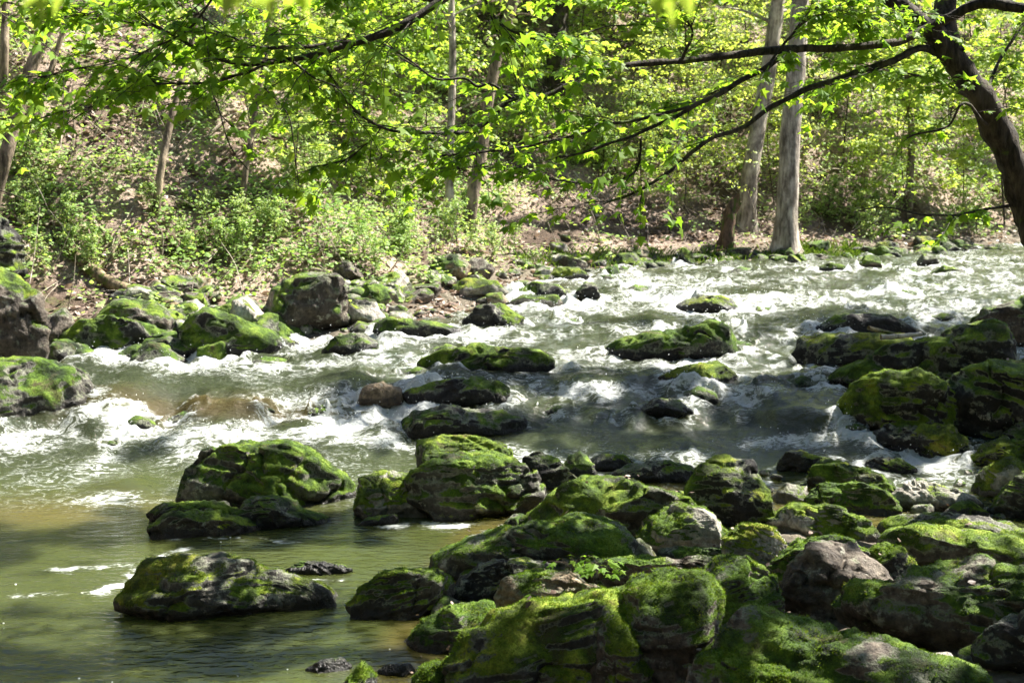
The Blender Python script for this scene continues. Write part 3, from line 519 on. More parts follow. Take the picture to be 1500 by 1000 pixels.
 dict(poly=[(988,388),(1000,364),(1012,370),(1018,386),(1005,394)], contact=391, mat='dark', moss=.4, sub=3, name='river_rock', cat='rock', label='dark knob at the shore left of the broken brown stump'),
 dict(poly=[(1255,390),(1268,374),(1285,376),(1290,392),(1270,398)], contact=395, mat='tan', moss=.5, sub=3, name='river_rock', cat='rock', label='olive stone at the far waterline right of the pale tree'),
 dict(poly=[(1195,398),(1212,386),(1235,388),(1240,398),(1215,402)], contact=399, mat='dark', moss=.45, sub=3, name='river_rock', cat='rock', label='dark low stone at the far waterline just right of the pale tree'),
]
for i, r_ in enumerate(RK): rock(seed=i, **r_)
# ---- small stones: a few shapes copied along the stony shores
def pebble(seed, mat):
    V, F = ICO[3]; V = V.copy(); rng = np.random.default_rng(seed)
    for _ in range(11):
        n_ = rng.normal(0, 1, 3); n_ /= np.linalg.norm(n_); d = V@n_-rng.uniform(.6, .85); V = V-n_*(np.maximum(d, 0)*.95)[:, None]
    V = V*np.array([1, rng.uniform(.6, .9), rng.uniform(.38, .62)]); N = vnorm(V, F); V = V+N*(0.09*fbm(V*2+seed, 4))[:, None]; N = vnorm(V, F)
    mb = MB(); mb.add(V, F, moss=np.clip(0.42*sm(N[:, 2], -.2, .8)+0.5*fbm(V*1.7+seed, 2)+.08, 0, 1), wet=0.15, tone=rng.random()*.7); return mb.mesh('small_stone', M[mat])
PEB = [pebble(k, mt) for k, mt in enumerate(['pale', 'grey', 'tan', 'pale', 'brown', 'grey', 'dark', 'dark'])]
rg = np.random.default_rng(21)
def strew(n, fn, sizes, kinds, label, group):
    k = 0; tries = 0
    while k < n and tries < n*30:
        tries += 1; P = fn()
        if P is None: continue
        o = link('small_stone', PEB[rg.choice(kinds)]); s = rg.uniform(*sizes)*rg.uniform(.6, 1)
        o.location = (P[0], P[1], P[2]+s*0.1); o.scale = (s, s, s*rg.uniform(.8, 1.3)); o.rotation_euler = (rg.normal(0, .25), rg.normal(0, .25), rg.uniform(0, 6.3))
        tag(o, label, 'stone', group, 'thing'); k += 1
SLB = []
def slabstone(seed, mat):
    V, F = ICO[4]; V = V.copy(); rng = np.random.default_rng(seed)
    for k in range(15):
        n_ = rng.normal(0, 1, 3) if k > 3 else np.array([[0, 0, 1], [0, -1, .3], [1, -.2, .2], [-1, -.3, .1]][k])+rng.normal(0, .2, 3)
        n_ /= np.linalg.norm(n_); d = V@n_-rng.uniform(.5, .8); V = V-n_*(np.maximum(d, 0)*.96)[:, None]
    V = V*np.array([1, rng.uniform(.6, .85), rng.uniform(.4, .6)]); lay = V*np.array([1.2, 1.2, 7])+seed
    N = vnorm(V, F); V = V+N*(0.07*fbm(V*2.2+seed, 4)+.05*fbm(lay, 3, ridged=True))[:, None]; V = V+N*(.02*fbm(V*9, 3))[:, None]; N = vnorm(V, F)
    mb = MB(); mb.add(V, F, moss=np.clip(0.5*sm(N[:, 2], -.3, .7)+0.7*fbm(V*1.7+seed, 2)+(.22 if mat == 'dark' else .0), 0, 1), wet=.1, tone=rng.random()*.8); return mb.mesh('bank_rock', M[mat])
SLB = [slabstone(60+k, mt) for k, mt in enumerate(['brown', 'dark', 'tan', 'grey', 'pale', 'dark', 'brown', 'pale'])]
def slabs(n, u0, u1, lo, hi, sizes, kinds, label, group):
    k = 0
    while k < n:
        P = shore(u0, u1, lo, hi)()
        if P is None: continue
        s = rg.uniform(*sizes); o = link('bank_rock', SLB[rg.choice(kinds)]); o.location = (P[0], P[1], P[2]+s*.12); o.scale = (s, s, s*rg.uniform(.8, 1.3)); o.rotation_euler = (rg.normal(0, .2), rg.normal(.1, .25), rg.normal(0, .7))
        tag(o, label, 'rock', group, 'thing'); k += 1
def shore(u0, u1, lo, hi):
    def f():
        u = rg.uniform(u0, u1); i = rg.uniform(3, len(LSH)-4); a = LSH[int(i)]; b = LSH[int(i)+1]; p_ = a+(b-a)*(i-int(i))
        d = b-a; nrm = np.array([-d[1], d[0]])/np.linalg.norm(d); p_ = p_+nrm*rg.uniform(lo, hi)*(1 if True else 1)
        z, s, hl = landg(p_[:1], p_[1:]); uu, vv = proj(np.array([p_[0], p_[1], z[0]]))
        if uu < u0 or uu > u1: return None
        return (p_[0], p_[1], max(z[0], zbase(p_[1])-0.05))
    return f
slabs(34, 60, 440, -.15, .75, (.16, .34), [0, 1, 1, 5, 5], 'dark mossy ledge rock in the shaded line of rocks along the left waterline', 'ledge rocks along the left waterline')
slabs(46, 180, 860, .35, 1.9, (.14, .34), [0, 2, 3, 4, 6, 7, 7], 'broken sunlit slab of the stony strip between the leafy slope and the water', 'broken slabs of the stony strip')
slabs(26, 820, 1560, -.3, .6, (.14, .32), [0, 1, 3, 5, 6], 'mossy slab of the far waterline below the bare earth bank', 'slabs along the far waterline')
for k in range(46):                                         # low stones that break the rapids
    while True:
        yy = rg.uniform(11.2, 21.5); u = rg.uniform(120, 1420); P = at(u, 400, yy)
        if inside(P[:1], P[1:2])[0]: break
    s = rg.uniform(.07, .24); o = link('midstream_stone', PEB[rg.choice([6, 7])]); z = float(zwat(P[:1], P[1:2])[0]); o.location = (P[0], P[1], z-s*.12); o.scale = (s, s*.8, s*.9); o.rotation_euler = (0, 0, rg.uniform(-.6, .6))
    tag(o, 'low dark wet stone barely breaking the surface of the rapids', 'stone', 'low stones in the rapids', 'thing'); ROCKS.append((P[0], P[1], s, s*.7, z+.1))
for k in range(24):                                         # the right bank beyond the picture's edge
    P = np.array([rg.uniform(2.6, 7.5), rg.uniform(5.5, 16)]); z, s_, hl = landg(P[0], P[1]); u, v = proj(np.array([P[0], P[1], float(z)+.2]))
    if inside(P[:1], P[1:2])[0] or u < 1600: continue
    s = rg.uniform(.25, .6); o = link('bank_rock', SLB[rg.choice([0, 1, 3, 5, 6])]); o.location = (P[0], P[1], float(z)+s*.1); o.scale = (s, s, s); o.rotation_euler = (0, .1, rg.uniform(0, 6.3))
    tag(o, 'mossy slab on the open right bank past the edge of the boulder pile', 'rock', 'slabs on the right bank', 'thing')
strew(150, shore(60, 800, -0.1, 1.5), (.07, .24), [0, 1, 2, 3, 4], 'small angular pale stone of the stony strip under the leafy slope', 'small stones along the left shore')
strew(90, shore(760, 1560, -0.25, 0.8), (.08, .24), [1, 2, 4, 5, 6], 'small mossy or dark stone of the line along the far waterline', 'small stones along the far waterline')
def bar():
    u = rg.uniform(640, 1560); v = rg.uniform(700, 1010); P = ground_hit(u, v)
    return P if not inside(P[:1], P[1:2])[0] else None
strew(110, bar, (.05, .16), [0, 1, 4, 5, 6, 7], 'small stone filling the gaps between the mossy blocks of the bar', 'small stones between the blocks of the bar')
def inlet():
    u = rg.uniform(1100, 1480); v = rg.uniform(690, 760); return ground_hit(u, v)
strew(45, inlet, (.03, .10), [0, 0, 3, 1, 4], 'small pale pebble strewn round the inlet edge', 'pebbles round the inlet')
# ------------------------------------------------------------------ the stream
ys = [1.0]
while ys[-1] < 30: ys.append(ys[-1]+max(0.014, 0.45*ys[-1]**2/(1.9*FPX)))
ys = np.array(ys); an = np.concatenate([np.linspace(-1.6, -0.46, 60)[:-1], np.linspace(-0.46, 0.5, 1000), np.linspace(0.5, 1.5, 90)[1:]])
A_, Yw = np.meshgrid(an, ys); Xw = A_*Yw; nyw, nxw = Xw.shape
x, y = Xw.ravel(), Yw.ravel(); zw = zwat(x, y)
Hh = np.zeros_like(zw); extra = np.zeros_like(zw)
HUMP = [(200, 575, 90, .10), (330, 612, 120, .13), (440, 628, 70, .10), (180, 712, 70, .07), (520, 560, 90, .10), (660, 556, 80, .13), (860, 560, 70, .12), (820, 645, 150, .10), (1000, 652, 90, .10),
        (1170, 615, 90, .10), (1120, 572, 60, .12), (1240, 470, 130, .14), (950, 470, 90, .10), (700, 600, 40, .05), (560, 640, 60, .09), (930, 560, 50, .12), (1100, 640, 60, .08), (1180, 640, 60, .06), (300, 655, 60, .05), (1280, 425, 60, .07), (1120, 432, 70, .07), (480, 520, 70, .08)]
for u, v, wd, h in HUMP:
    P = ground_hit(u, v); r = wd*P[1]/FPX*0.6; ry = r*1.1
    d2 = ((x-P[0])/r)**2+((y-P[1])/ry)**2; e = np.exp(-d2); Hh += h*0.75*e
    extra += 0.5*np.exp(-((x-P[0])/(r*1.2))**2-((y-P[1]+ry*1.25)/(ry*0.6))**2)-0.35*np.exp(-d2*1.5)
fast = sm(zw, 0.02, 0.16)
for (rx_, ry_, a, b, tz) in ROCKS:
    if ry_ > 24 or rx_ > 8 or tz < zbase(ry_): continue
    k = np.sqrt(((x-rx_)/a)**2+((y-ry_)/b)**2); ring = np.exp(-((k-1.05)/0.22)**2)
    Hh += 0.05*ring*fast*(y > ry_); extra += fast*0.5*ring*sm(fbm(xyz(x*2, y*2, 7), 2), -.2, .4)+fast*0.35*np.exp(-((x-rx_)/(a*.9))**2-((y-ry_+b*1.8)/(b*1.0))**2)
zz = (zw+Hh).reshape(nyw, nxw)
slope = np.gradient(zz, axis=0)/np.gradient(ys)[:, None]
fo = np.zeros_like(zz); dY = np.diff(ys)
for i in range(nyw-2, -1, -1): fo[i] = fo[i+1]*math.exp(-dY[i]/0.75)+np.maximum(0, slope[i+1]-0.05)*dY[i]
q = xyz(x, y*0.75, 1.0)
pat = fbm(q*1.3, 4); fo = fo.ravel()*(3.3-.7*sm(x, -1.4, -.2)*(1-sm(y, 15, 17)))
foam = fo*(0.75+0.8*pat)+extra+fast*(0.10*sm(y, 14.5, 17)+0.34*pat+0.16*fbm(xyz(x*4, y*2.4, 6), 3))+0.05*fast*sm(y, 17, 19)
foam = foam-0.30*sm(slope.ravel(), 0.25, 0.6)*(1-sm(x, -1.6, -.8))*(1-sm(y, 13.5, 15))+0.8*sm(slope.ravel(), .12, .35)*sm(x, -1.6, -.8)*fast*np.clip(.2+fbm(xyz(x*5, y*1.2, 8), 4), 0, 1)+.10*fast*sm(y, 14.5, 16.5)
foam -= 0.6*np.exp(-((x-1.9)/1.1)**2-((y-11.6)/0.8)**2)
# streaks of still foam drifting on the pool
for pts, wd in (([(25, 872), (110, 868), (175, 858), (215, 840)], .045), ([(80, 833), (150, 830), (230, 818), (270, 803)], .05), ([(255, 788), (320, 785), (380, 790), (430, 795)], .05), ([(370, 835), (430, 848), (500, 850)], .02), ([(150, 868), (190, 850), (200, 835)], .07), ([(560, 770), (640, 768), (705, 772), (760, 765)], .09), ([(1090, 700), (1150, 712), (1190, 705)], .06), ([(1130, 690), (1110, 720), (1090, 735)], .06)):
    W_ = np.array([wpt(*p_)[:2] for p_ in pts]); dd = segdist(x, y, W_); foam += 0.85*np.exp(-(dd/wd)**2)*(1-fast*.7)*np.clip(0.35+1.1*fbm(xyz(x*5, y*5, 3), 4), 0, 1)
foam = np.clip(foam, 0, 1.1)*sm(y, 2, 4)
turb = fast*(0.020+0.075*np.clip(foam, 0, 1)+0.012*sm(y, 14, 16))
qq = xyz(x*2.3, y*1.7, 0.3); dz = turb*(fbm(qq, 4, .45)+0.8*fbm(qq*1.7+3, 3, .42, ridged=True))+fast*0.016*fbm(xyz(x*6, y*5, .5), 4, .6)
dz += (1-fast)*0.0035*fbm(xyz(x*2.2, y*4.5, .9), 3)
Zw = zw+Hh+dz
hl, sl_, _ = landg(x, y); keep = (sl_ < 0.9).reshape(nyw, nxw)
Fw = gridF(nxw, nyw); Fw = Fw[keep.ravel()[Fw].any(1)]
used = np.zeros(len(x), bool); used[Fw.ravel()] = True; rm = np.cumsum(used)-1
shal = np.clip(0.42*np.exp(-((x+3.2)/1.3)**2-((y-9.6)/0.45)**2)+np.exp(-((x+3.0)/.9)**2-((y-12.1)/0.28)**2)*0.9+np.exp(-((x+1.9)/.8)**2-((y-12.0)/0.2)**2)*.8+0.35*(1-sm(-sl_, 0, .22)), 0, 1)*(x < 3)
m, nt, pb, out = newmat('stream_water'); p = pos(nt)
fa = attr(nt, 'foam'); flow = scaled(nt, p, (0.75, 1.15, 1.3))
n1 = noise(nt, flow, 7, 5, 0.62, 1.2); n2 = noise(nt, flow, 34, 5, 0.7, 0.5); n3 = noise(nt, flow, 120, 3, .6)
st = mth(nt, 'POWER', mth(nt, 'SUBTRACT', 1.0, mth(nt, 'ABSOLUTE', mth(nt, 'MULTIPLY_ADD', n1, 4.0, -2.0))), 2.0); fm = mth(nt, 'ADD', mth(nt, 'MULTIPLY', fa, 1.05), mth(nt, 'MULTIPLY', mth(nt, 'SUBTRACT', st, 0.42), 0.75)); fm = mth(nt, 'ADD', fm, mth(nt, 'MULTIPLY', mth(nt, 'SUBTRACT', n2, 0.5), 0.9))
gate = mrange(nt, fa, 0.02, 0.16); mk = mth(nt, 'MULTIPLY', mrange(nt, fm, 0.36, 1.12, 0, .95), gate)
wc = mixc(nt, attr(nt, 'shallow'), (0.036, 0.044, 0.013), (0.11, 0.075, 0.022))
fs = attr(nt, 'fast'); wc = mixc(nt, mth(nt, 'MULTIPLY', fs, 0.6), wc, (0.018, 0.022, 0.015))
wc = mixc(nt, mth(nt, 'MULTIPLY', mrange(nt, fa, 0.1, 0.8), 0.3), wc, (0.15, 0.165, 0.12))
nt.links.new(mixc(nt, mk, wc, mixc(nt, n2, (0.26, 0.285, 0.27), (0.62, 0.635, 0.615))), pb.inputs['Base Color'])
nt.links.new(mth(nt, 'ADD', mth(nt, 'MULTIPLY', mk, 0.55), 0.06), pb.inputs['Roughness']); pb.inputs['IOR'].default_value = 1.33
pb.subsurface_method = 'BURLEY'; nt.links.new(mth(nt, 'SUBTRACT', 1.0, mk), pb.inputs['Subsurface Weight']); pb.inputs['Subsurface Radius'].default_value = (1, 1, .6); pb.inputs['Subsurface Scale'].default_value = 0.22
rp = noise(nt, scaled(nt, p, (1, 2.0, 1)), 9, 3, .5, .3); b = bump(nt, rp, 0.30, 0.05)
b = bump(nt, noise(nt, scaled(nt, p, (1, 1.6, 1)), 38, 2), 0.10, 0.012, b)
rr = mth(nt, 'MULTIPLY', mth(nt, 'ADD', n1, mth(nt, 'MULTIPLY', n2, 0.4)), fs); b = bump(nt, rr, 0.5, 0.08, b); b = bump(nt, mth(nt, 'MULTIPLY', n3, fs), 0.3, 0.01, b)
nt.links.new(b, pb.inputs['Normal'])
mb = MB(); mb.add(np.stack([x, y, Zw], -1)[used], rm[Fw], foam=foam[used], shallow=shal[used], fast=fast[used])
tag(mb.build('water', m), kind='structure')
# ---- flying droplets and clots of foam over the breaking water, bubbles on the pool
mw, nt, pb, out = newmat('white_droplets'); pb.inputs['Base Color'].default_value = (0.85, 0.87, 0.86, 1); pb.inputs['Roughness'].default_value = 0.25
rg = np.random.default_rng(5); pr = np.where(used & (np.abs(A_.ravel()) < .5) & (y > 9), fast*np.clip(foam-.25, 0, 1)**1.5*(0.2+np.maximum(0, slope.ravel()))*np.sqrt(y)*ys[0]*np.gradient(ys)[np.repeat(np.arange(nyw), nxw)]*y, 0); pr /= pr.sum()
n = 4200; k = rg.choice(len(x), n, p=pr); V0, F0 = ICO[1]
P = np.stack([x[k], y[k], Zw[k]+rg.exponential(.028, n)], -1)+rg.normal(0, .03, (n, 3)); s = rg.uniform(.0015, .0045, n)*np.sqrt(P[:, 1]/11)
mb = MB(); mb.add((P[:, None]+V0[None]*s[:, None, None]*np.array([1, 1, 1.4])).reshape(-1, 3), (F0[None]+np.arange(n)[:, None, None]*len(V0)).reshape(-1, 3))
tag(mb.build('water_spray', mw), kind='stuff')
n = 14; V0, F0 = ICO[2]; bx_ = []
while len(bx_) < n:
    u, v = rg.uniform(0, 640), 770+230*rg.random()
    Pq = ground_hit(u, v)
    if inside(Pq[:1], Pq[1:2])[0] and fbm(Pq[None]*1.3, 2)[0] > -0.05: bx_.append((Pq[0], Pq[1], 0.002))
P = np.array(bx_); s = rg.uniform(.003, .007, n)
mb = MB(); mb.add((P[:, None]+V0[None]*s[:, None, None]*np.array([1, 1, .6])).reshape(-1, 3), (F0[None]+np.arange(n)[:, None, None]*len(V0)).reshape(-1, 3))
tag(mb.build('pool_bubbles', mw), kind='stuff')
# ------------------------------------------------------------------ leaves
_o = [(0, 0), (.34, .0), (.25, .2), (.55, .47), (.2, .5), (0, 1), (-.2, .5), (-.55, .47), (-.25, .2), (-.34, .0)]
MAPLE_V = np.array([(0, .42)]+_o); MAPLE_V = np.column_stack([MAPLE_V, -0.42*np.abs(MAPLE_V[:, 0])-0.22*np.maximum(0, MAPLE_V[:, 1]-.4)**2])
MAPLE_F = np.array([(0, 1+i, 1+(i+1) % 10) for i in range(10)])
HEX_V = np.array([(0, 0, 0), (.30, .3, -.10), (.24, .68, -.10), (0, 1, -.12), (-.24, .68, -.10), (-.30, .3, -.10)]); HEX_F = np.array([(0, 1, 2, 3), (0, 3, 4, 5)])
def unit(a): return a/(np.linalg.norm(a, axis=-1, keepdims=True)+1e-9)
def leaves(mb, P, A, N, S, tint, tpl='hex'):
    V0, F0 = (MAPLE_V, MAPLE_F) if tpl == 'maple' else (HEX_V, HEX_F)
    A = unit(A); Sd = unit(np.cross(A, N)); Nn = np.cross(Sd, A)
    V = P[:, None]+S[:, None, None]*(V0[None, :, 0:1]*Sd[:, None]+V0[None, :, 1:2]*A[:, None]+V0[None, :, 2:3]*Nn[:, None])
    mb.add(V.reshape(-1, 3), (F0[None]+np.arange(len(P))[:, None, None]*len(V0)).reshape(-1, F0.shape[1]), tint=np.repeat(np.clip(tint, 0, 1), len(V0)))
def twig_leaves(mb, path, n, size, rng, droop=.6, tb=.5, tpl='hex', spread=.03, pal=None):
    path = np.asarray(path); t = rng.uniform(0.12, 1, n)*(len(path)-1.001); i = t.astype(int); f = (t-i)[:, None]
    P = path[i]*(1-f)+path[i+1]*f+rng.normal(0, spread, (n, 3)); T = unit(path[i+1]-path[i])
    sd = np.stack([-T[:, 1], T[:, 0], np.zeros(n)], -1)*rng.choice([-1, 1], n)[:, None]
    A = unit(sd*rng.uniform(.3, 1, n)[:, None]+T*rng.uniform(0, .7, n)[:, None]+rng.normal(0, .25, (n, 3)))
    A[:, 2] -= droop*rng.uniform(.5, 1.5, n); N = unit(rng.normal(0, .35, (n, 3))+np.array([0, 0, 1.0])+A*np.array([1, 1, 0])*droop*.8)
    leaves(mb, P, A, N, size*rng.uniform(.45, 1.35, n), tb+rng.normal(0, .2, n), tpl)
# ------------------------------------------------------------------ the leaning maple on the right bank: trunk, limbs, foliage
rg = np.random.default_rng(77)
def px_path(pts, n=40): return catmull([at(u, v, d) for u, v, d in pts], n)
mp = empty('maple_tree', ground_hit(1590, 600, False), 'dark rough maple leaning left over the stream from the right edge, drooping leafy limbs', 'tree')
base = np.array(mp.location)
def child_tube(mb, path, r0, r1, k=8, rough=.25, fr=9):
    path = np.asarray(path); n = len(path); V, F = tube(path-base, r0+(r1-r0)*np.linspace(0, 1, n)**.8, k, rough, fr); mb.add(V, F)
b0 = base+np.array([0.05, 0, -0.15])
trunk = catmull([b0, at(1552, 430, 9.5), at(1508, 320, 9.45), at(1472, 210, 9.4), at(1428, 132, 9.35), at(1378, 62, 9.3), at(1330, 22, 9.3), at(1285, -15, 9.2), at(1200, -80, 9.0), at(1080, -190, 8.6), at(940, -330, 8.2)], 90)
mb = MB(); V, F = tube(trunk-base, np.interp(np.linspace(0, 1, 90), [0, .1, .45, .7, 1], [.17, .102, .078, .066, .03]), 20, .45, 14); mb.add(V, F)
child_tube(mb, px_path([(1395, 80, 9.33), (1388, 40, 9.4), (1384, 8, 9.5), (1395, -60, 9.7), (1430, -160, 10)]), .075, .05, 12, .4)
mb.build('trunk', M['bark_dark'], mp)
LIMBS = [  # (points u, v, depth), start radius, end radius, leafiness, twig length, seen leaves
 ([(1500, 12, 9.0), (1445, 3, 9.1), (1395, 20, 9.2), (1350, 46, 9.2), (1305, 64, 9.1), (1230, 70, 9.0), (1168, 74, 8.9), (1135, 92, 8.8), (1080, 122, 8.7), (1040, 146, 8.6), (1000, 168, 8.5), (960, 186, 8.4), (905, 208, 8.3), (850, 222, 8.2), (800, 236, 8.1)], .045, .006, 16, .5),
 ([(1165, 74, 8.9), (1100, 78, 8.8), (1040, 84, 8.7), (1000, 90, 8.6), (940, 94, 8.5), (872, 101, 8.4), (850, 118, 8.35), (800, 142, 8.3), (750, 149, 8.2), (715, 178, 8.15), (690, 192, 8.1), (660, 198, 8.0), (610, 197, 7.9), (560, 186, 7.8), (525, 168, 7.8), (500, 134, 7.8), (478, 100, 7.8)], .030, .006, 38, .6),
 ([(1374, 76, 9.3), (1345, 72, 9.2), (1290, 96, 9.1), (1230, 116, 9.0), (1180, 131, 8.9), (1130, 156, 8.8), (1085, 188, 8.7), (1040, 206, 8.6), (1000, 236, 8.5), (960, 262, 8.4), (920, 286, 8.3), (886, 298, 8.2)], .032, .008, 5, .4),
 ([(1010, 160, 8.5), (960, 170, 8.4), (900, 182, 8.3), (850, 194, 8.25), (790, 210, 8.2), (740, 220, 8.1), (690, 226, 8.0), (640, 232, 8.0)], .014, .005, 20, .45),
 ([(750, 149, 8.2), (722, 124, 8.2), (700, 127, 8.2), (680, 116, 8.2), (640, 119, 8.15), (600, 92, 8.1), (570, 72, 8.1), (540, 60, 8.1)], .012, .005, 8, .4),
 ([(935, 206, 8.35), (930, 250, 8.3), (890, 268, 8.2), (840, 266, 8.2), (780, 258, 8.1), (720, 246, 8.1), (660, 250, 8.1)], .010, .004, 12, .35),
 ([(1470, 215, 9.4), (1440, 150, 9.7), (1460, 100, 10), (1500, 40, 10.2), (1560, -30, 10.5)], .022, .008, 8, .4),
 ([(1484, 300, 9.45), (1440, 308, 9.3), (1395, 315, 9.2), (1340, 312, 9.1), (1290, 306, 9.0), (1250, 310, 9.0)], .014, .004, 5, .3),
 ([(1425, 145, 9.35), (1395, 130, 9.2), (1350, 112, 9.1), (1300, 102, 9.0), (1240, 120, 9.0)], .012, .004, 20, .45),
 ([(1455, 190, 9.4), (1410, 150, 9.0), (1390, 185, 9.0), (1350, 196, 9.0), (1330, 205, 9.0)], .014, .006, 4, .3),
 # the high limb that arcs over the stream and comes down into the picture on the left
 ([(1200, -80, 9.0), (1080, -120, 8.6), (950, -125, 8.2), (820, -95, 7.9), (720, -45, 7.7), (648, 0, 7.6), (600, 34, 7.5), (545, 55, 7.45), (500, 70, 7.4), (450, 82, 7.35), (390, 93, 7.3), (330, 88, 7.25), (285, 70, 7.2), (230, 38, 7.2), (190, 10, 7.2)], .045, .006, 26, .6),
 ([(520, 64, 7.4), (470, 67, 7.4), (420, 70, 7.35), (380, 72, 7.35), (330, 50, 7.3), (290, 40, 7.3)], .016, .005, 14, .45),
 ([(400, 92, 7.3), (350, 108, 7.25), (300, 121, 7.2), (250, 125, 7.15), (200, 126, 7.1), (150, 150, 7.1), (110, 160, 7.0)], .010, .003, 18, .42),
 ([(300, 76, 7.2), (312, 130, 7.2), (328, 180, 7.15), (345, 220, 7.1), (366, 250, 7.1)], .007, .003, 1, .2),
 ([(420, 85, 7.35), (460, 110, 7.4), (500, 135, 7.5), (520, 180, 7.6)], .008, .003, 6, .3),
 ([(390, 130, 7.3), (420, 165, 7.3), (430, 210, 7.3), (442, 292, 7.3)], .006, .003, 1, .2),
 ([(220, 40, 7.2), (160, 30, 7.1), (110, 20, 7.1), (60, 5, 7.0)], .007, .003, 14, .35),
 ([(640, 5, 7.6), (560, -10, 7.5), (470, -5, 7.4), (380, -18, 7.3), (280, -10, 7.2), (150, -25, 7.1)], .014, .005, 26, .5),
 ([(1000, 92, 8.6), (1010, 40, 8.5), (960, 10, 8.4), (900, 0, 8.3)], .012, .005, 14, .4),
 ([(700, -30, 7.8), (720, 20, 7.8), (760, 50, 7.8), (820, 60, 7.9), (880, 40, 8)], .012, .004, 14, .45),
 ([(330, -40, 7.2), (300, 10, 7.2), (250, 60, 7.1), (180, 90, 7.1), (120, 100, 7.0), (60, 110, 7.0)], .010, .003, 18, .4),
 ([(560, 185, 7.8), (540, 210, 7.8), (500, 235, 7.75), (450, 245, 7.7)], .006, .003, 9, .35),
 ([(1130, 92, 8.8), (1180, 30, 8.8), (1230, 25, 8.9), (1290, 30, 9.0)], .012, .005, 34, .5),
]
fol = MB(); br = MB()
for pts, r0, r1, ntw, tl in LIMBS:
    P = px_path(pts, 60); P = P+0.02*np.stack([fbm(P*3, 2), fbm(P*3+5, 2), fbm(P*3+9, 2)], -1)
    mb = MB(); child_tube(mb, P, r0*.82, r1*.85, 8, .3, 18)
    for k in range(ntw):
        t = rg.uniform(.25 if len(pts) > 7 else .05, 1); i = min(int(t*59), 57); p0 = P[i]; T = unit(P[i+1]-P[i])
        if proj(p0)[1] < -260: continue
        sd = np.array([-T[1], T[0], 0])*rg.choice([-1, 1]); d = unit(T*rg.uniform(.4, 1.1)+sd*rg.uniform(.3, 1.3)+np.array([0, 0, rg.uniform(-.12, .30)]))
        L = tl*rg.uniform(.6, 1.6); tt = np.linspace(0, 1, 9)[:, None]
        tw = p0+d*L*tt+np.array([0, 0, -.22*L])*tt**2+0.03*L*np.cumsum(rg.normal(0, 1, (9, 3)), 0)*tt
        child_tube(mb, tw, .0038, .0012, 5, 0)
        far = pts[0][2]
        twig_leaves(fol, tw-base, int(4+7*L), .070, rg, .5, .5, 'maple', .014)
        for _ in range(2):
            j = rg.integers(2, 7); d2 = unit(d+rg.normal(0, .55, 3)*np.array([1, 1, .4])); L2 = L*rg.uniform(.25, .5); t2 = np.linspace(0, 1, 6)[:, None]
            tw2 = tw[j]+d2*L2*t2+np.array([0, 0, -.25*L2])*t2**2; child_tube(mb, tw2, .0022, .0009, 4, 0)
            twig_leaves(fol, tw2-base, int(3+7*L2), .066, rg, .5, .5, 'maple', .012)
    mb.build('branch', M['bark_dark'], mp)
fol.build('foliage', M['maple'], mp, smooth=False)
# the top of its trunk carries a high crown (built with the canopy below)
# ------------------------------------------------------------------ a young tree beyond the left edge: twigs reach into the picture
yt = empty('young_tree', ground_hit(-210, 560, False), 'young tree past the left edge with broad lit leaves at mid left', 'tree'); base = np.array(yt.location)
tr_ = catmull([base-np.array([0, 0, .1]), base+np.array([.1, -.3, 1.2]), at(-130, 160, base[1]-.6), at(-90, 0, base[1]-.8), at(-60, -200, base[1]-1)], 40)
mb = MB(); child_tube(mb, tr_, .07, .02, 10, .2); mb.build('trunk', M['bark_mid'], yt)
fol = MB(); mb = MB(); d0 = base[1]-.6
for pts, nl, sz in (([(-130, 185, d0), (-60, 180, d0-.8), (0, 174, d0-1.5), (36, 171, d0-1.8)], 12, .12), ([(-125, 170, d0), (-50, 150, d0-.8), (10, 135, d0-1.6), (60, 142, d0-2)], 22, .12), ([(-130, 280, d0), (-40, 272, d0-.6), (10, 282, d0-1), (46, 297, d0-1.2)], 0, .1), ([(-100, 20, d0), (-40, 0, d0-.8), (30, 40, d0-1.5), (90, 85, d0-2)], 26, .11)):
    P = px_path(pts, 24); child_tube(mb, P, .008, .003, 6, .2)
    if nl: twig_leaves(fol, P[12:]-base, nl, sz, rg, .6, .75, 'maple', .03)
    mb.build('branch', M['twig'], yt); mb = MB()
fol.build('foliage', M['maple'], yt, smooth=False)
# ------------------------------------------------------------------ a sprig close to the lens, out of focus at the top edge, hanging from a tree behind the camera
sp = empty('overhanging_tree', (-1.6, -1.2, float(landg(-1.6, -1.2)[0])), 'soft out of focus yellow green leaves hanging at the top edge, nearest to the viewer', 'tree'); base = np.array(sp.location)
mb = MB(); child_tube(mb, catmull([base-np.array([0, 0, .2]), base+np.array([.1, .1, 2]), base+np.array([.3, .3, 4])], 24), .11, .06, 10, .3); mb.build('trunk', M['bark_mid'], sp)
mb = MB(); fol = MB()
for pts, us in (([(-1.45, -1.0, 3.4), (-.9, .2, 3.35), (-.62, 1.2, 3.0), at(240, -45, 1.75)], ((60, -6), (95, -12), (345, -8), (372, -18), (400, -6), (430, -12), (455, -20))), ([(-1.4, -1.0, 3.6), (-.4, .3, 3.5), (.1, 1.2, 3.05), at(960, -50, 1.75)], ((962, -14), (985, -4), (1000, -16)))):
    P = catmull(pts, 30); child_tube(mb, P, .012, .003, 6, .1); e = P[-1]
    for u, v in us:
        q = at(u, v-22, 1.75); child_tube(mb, np.array([e, (e+q)/2+[0, 0, .02], q]), .002, .001, 4, 0)
        leaves(fol, (q-base)[None], np.array([[rg.normal(0, .3), rg.normal(0, .2), -1]]), np.array([[.6+rg.normal(0, .3), .7, .5]]), np.array([.055]), np.array([.6]), 'maple')
    mb.build('branch', M['twig'], sp); mb = MB()
fol.build('foliage', M['spring'], sp, smooth=False)
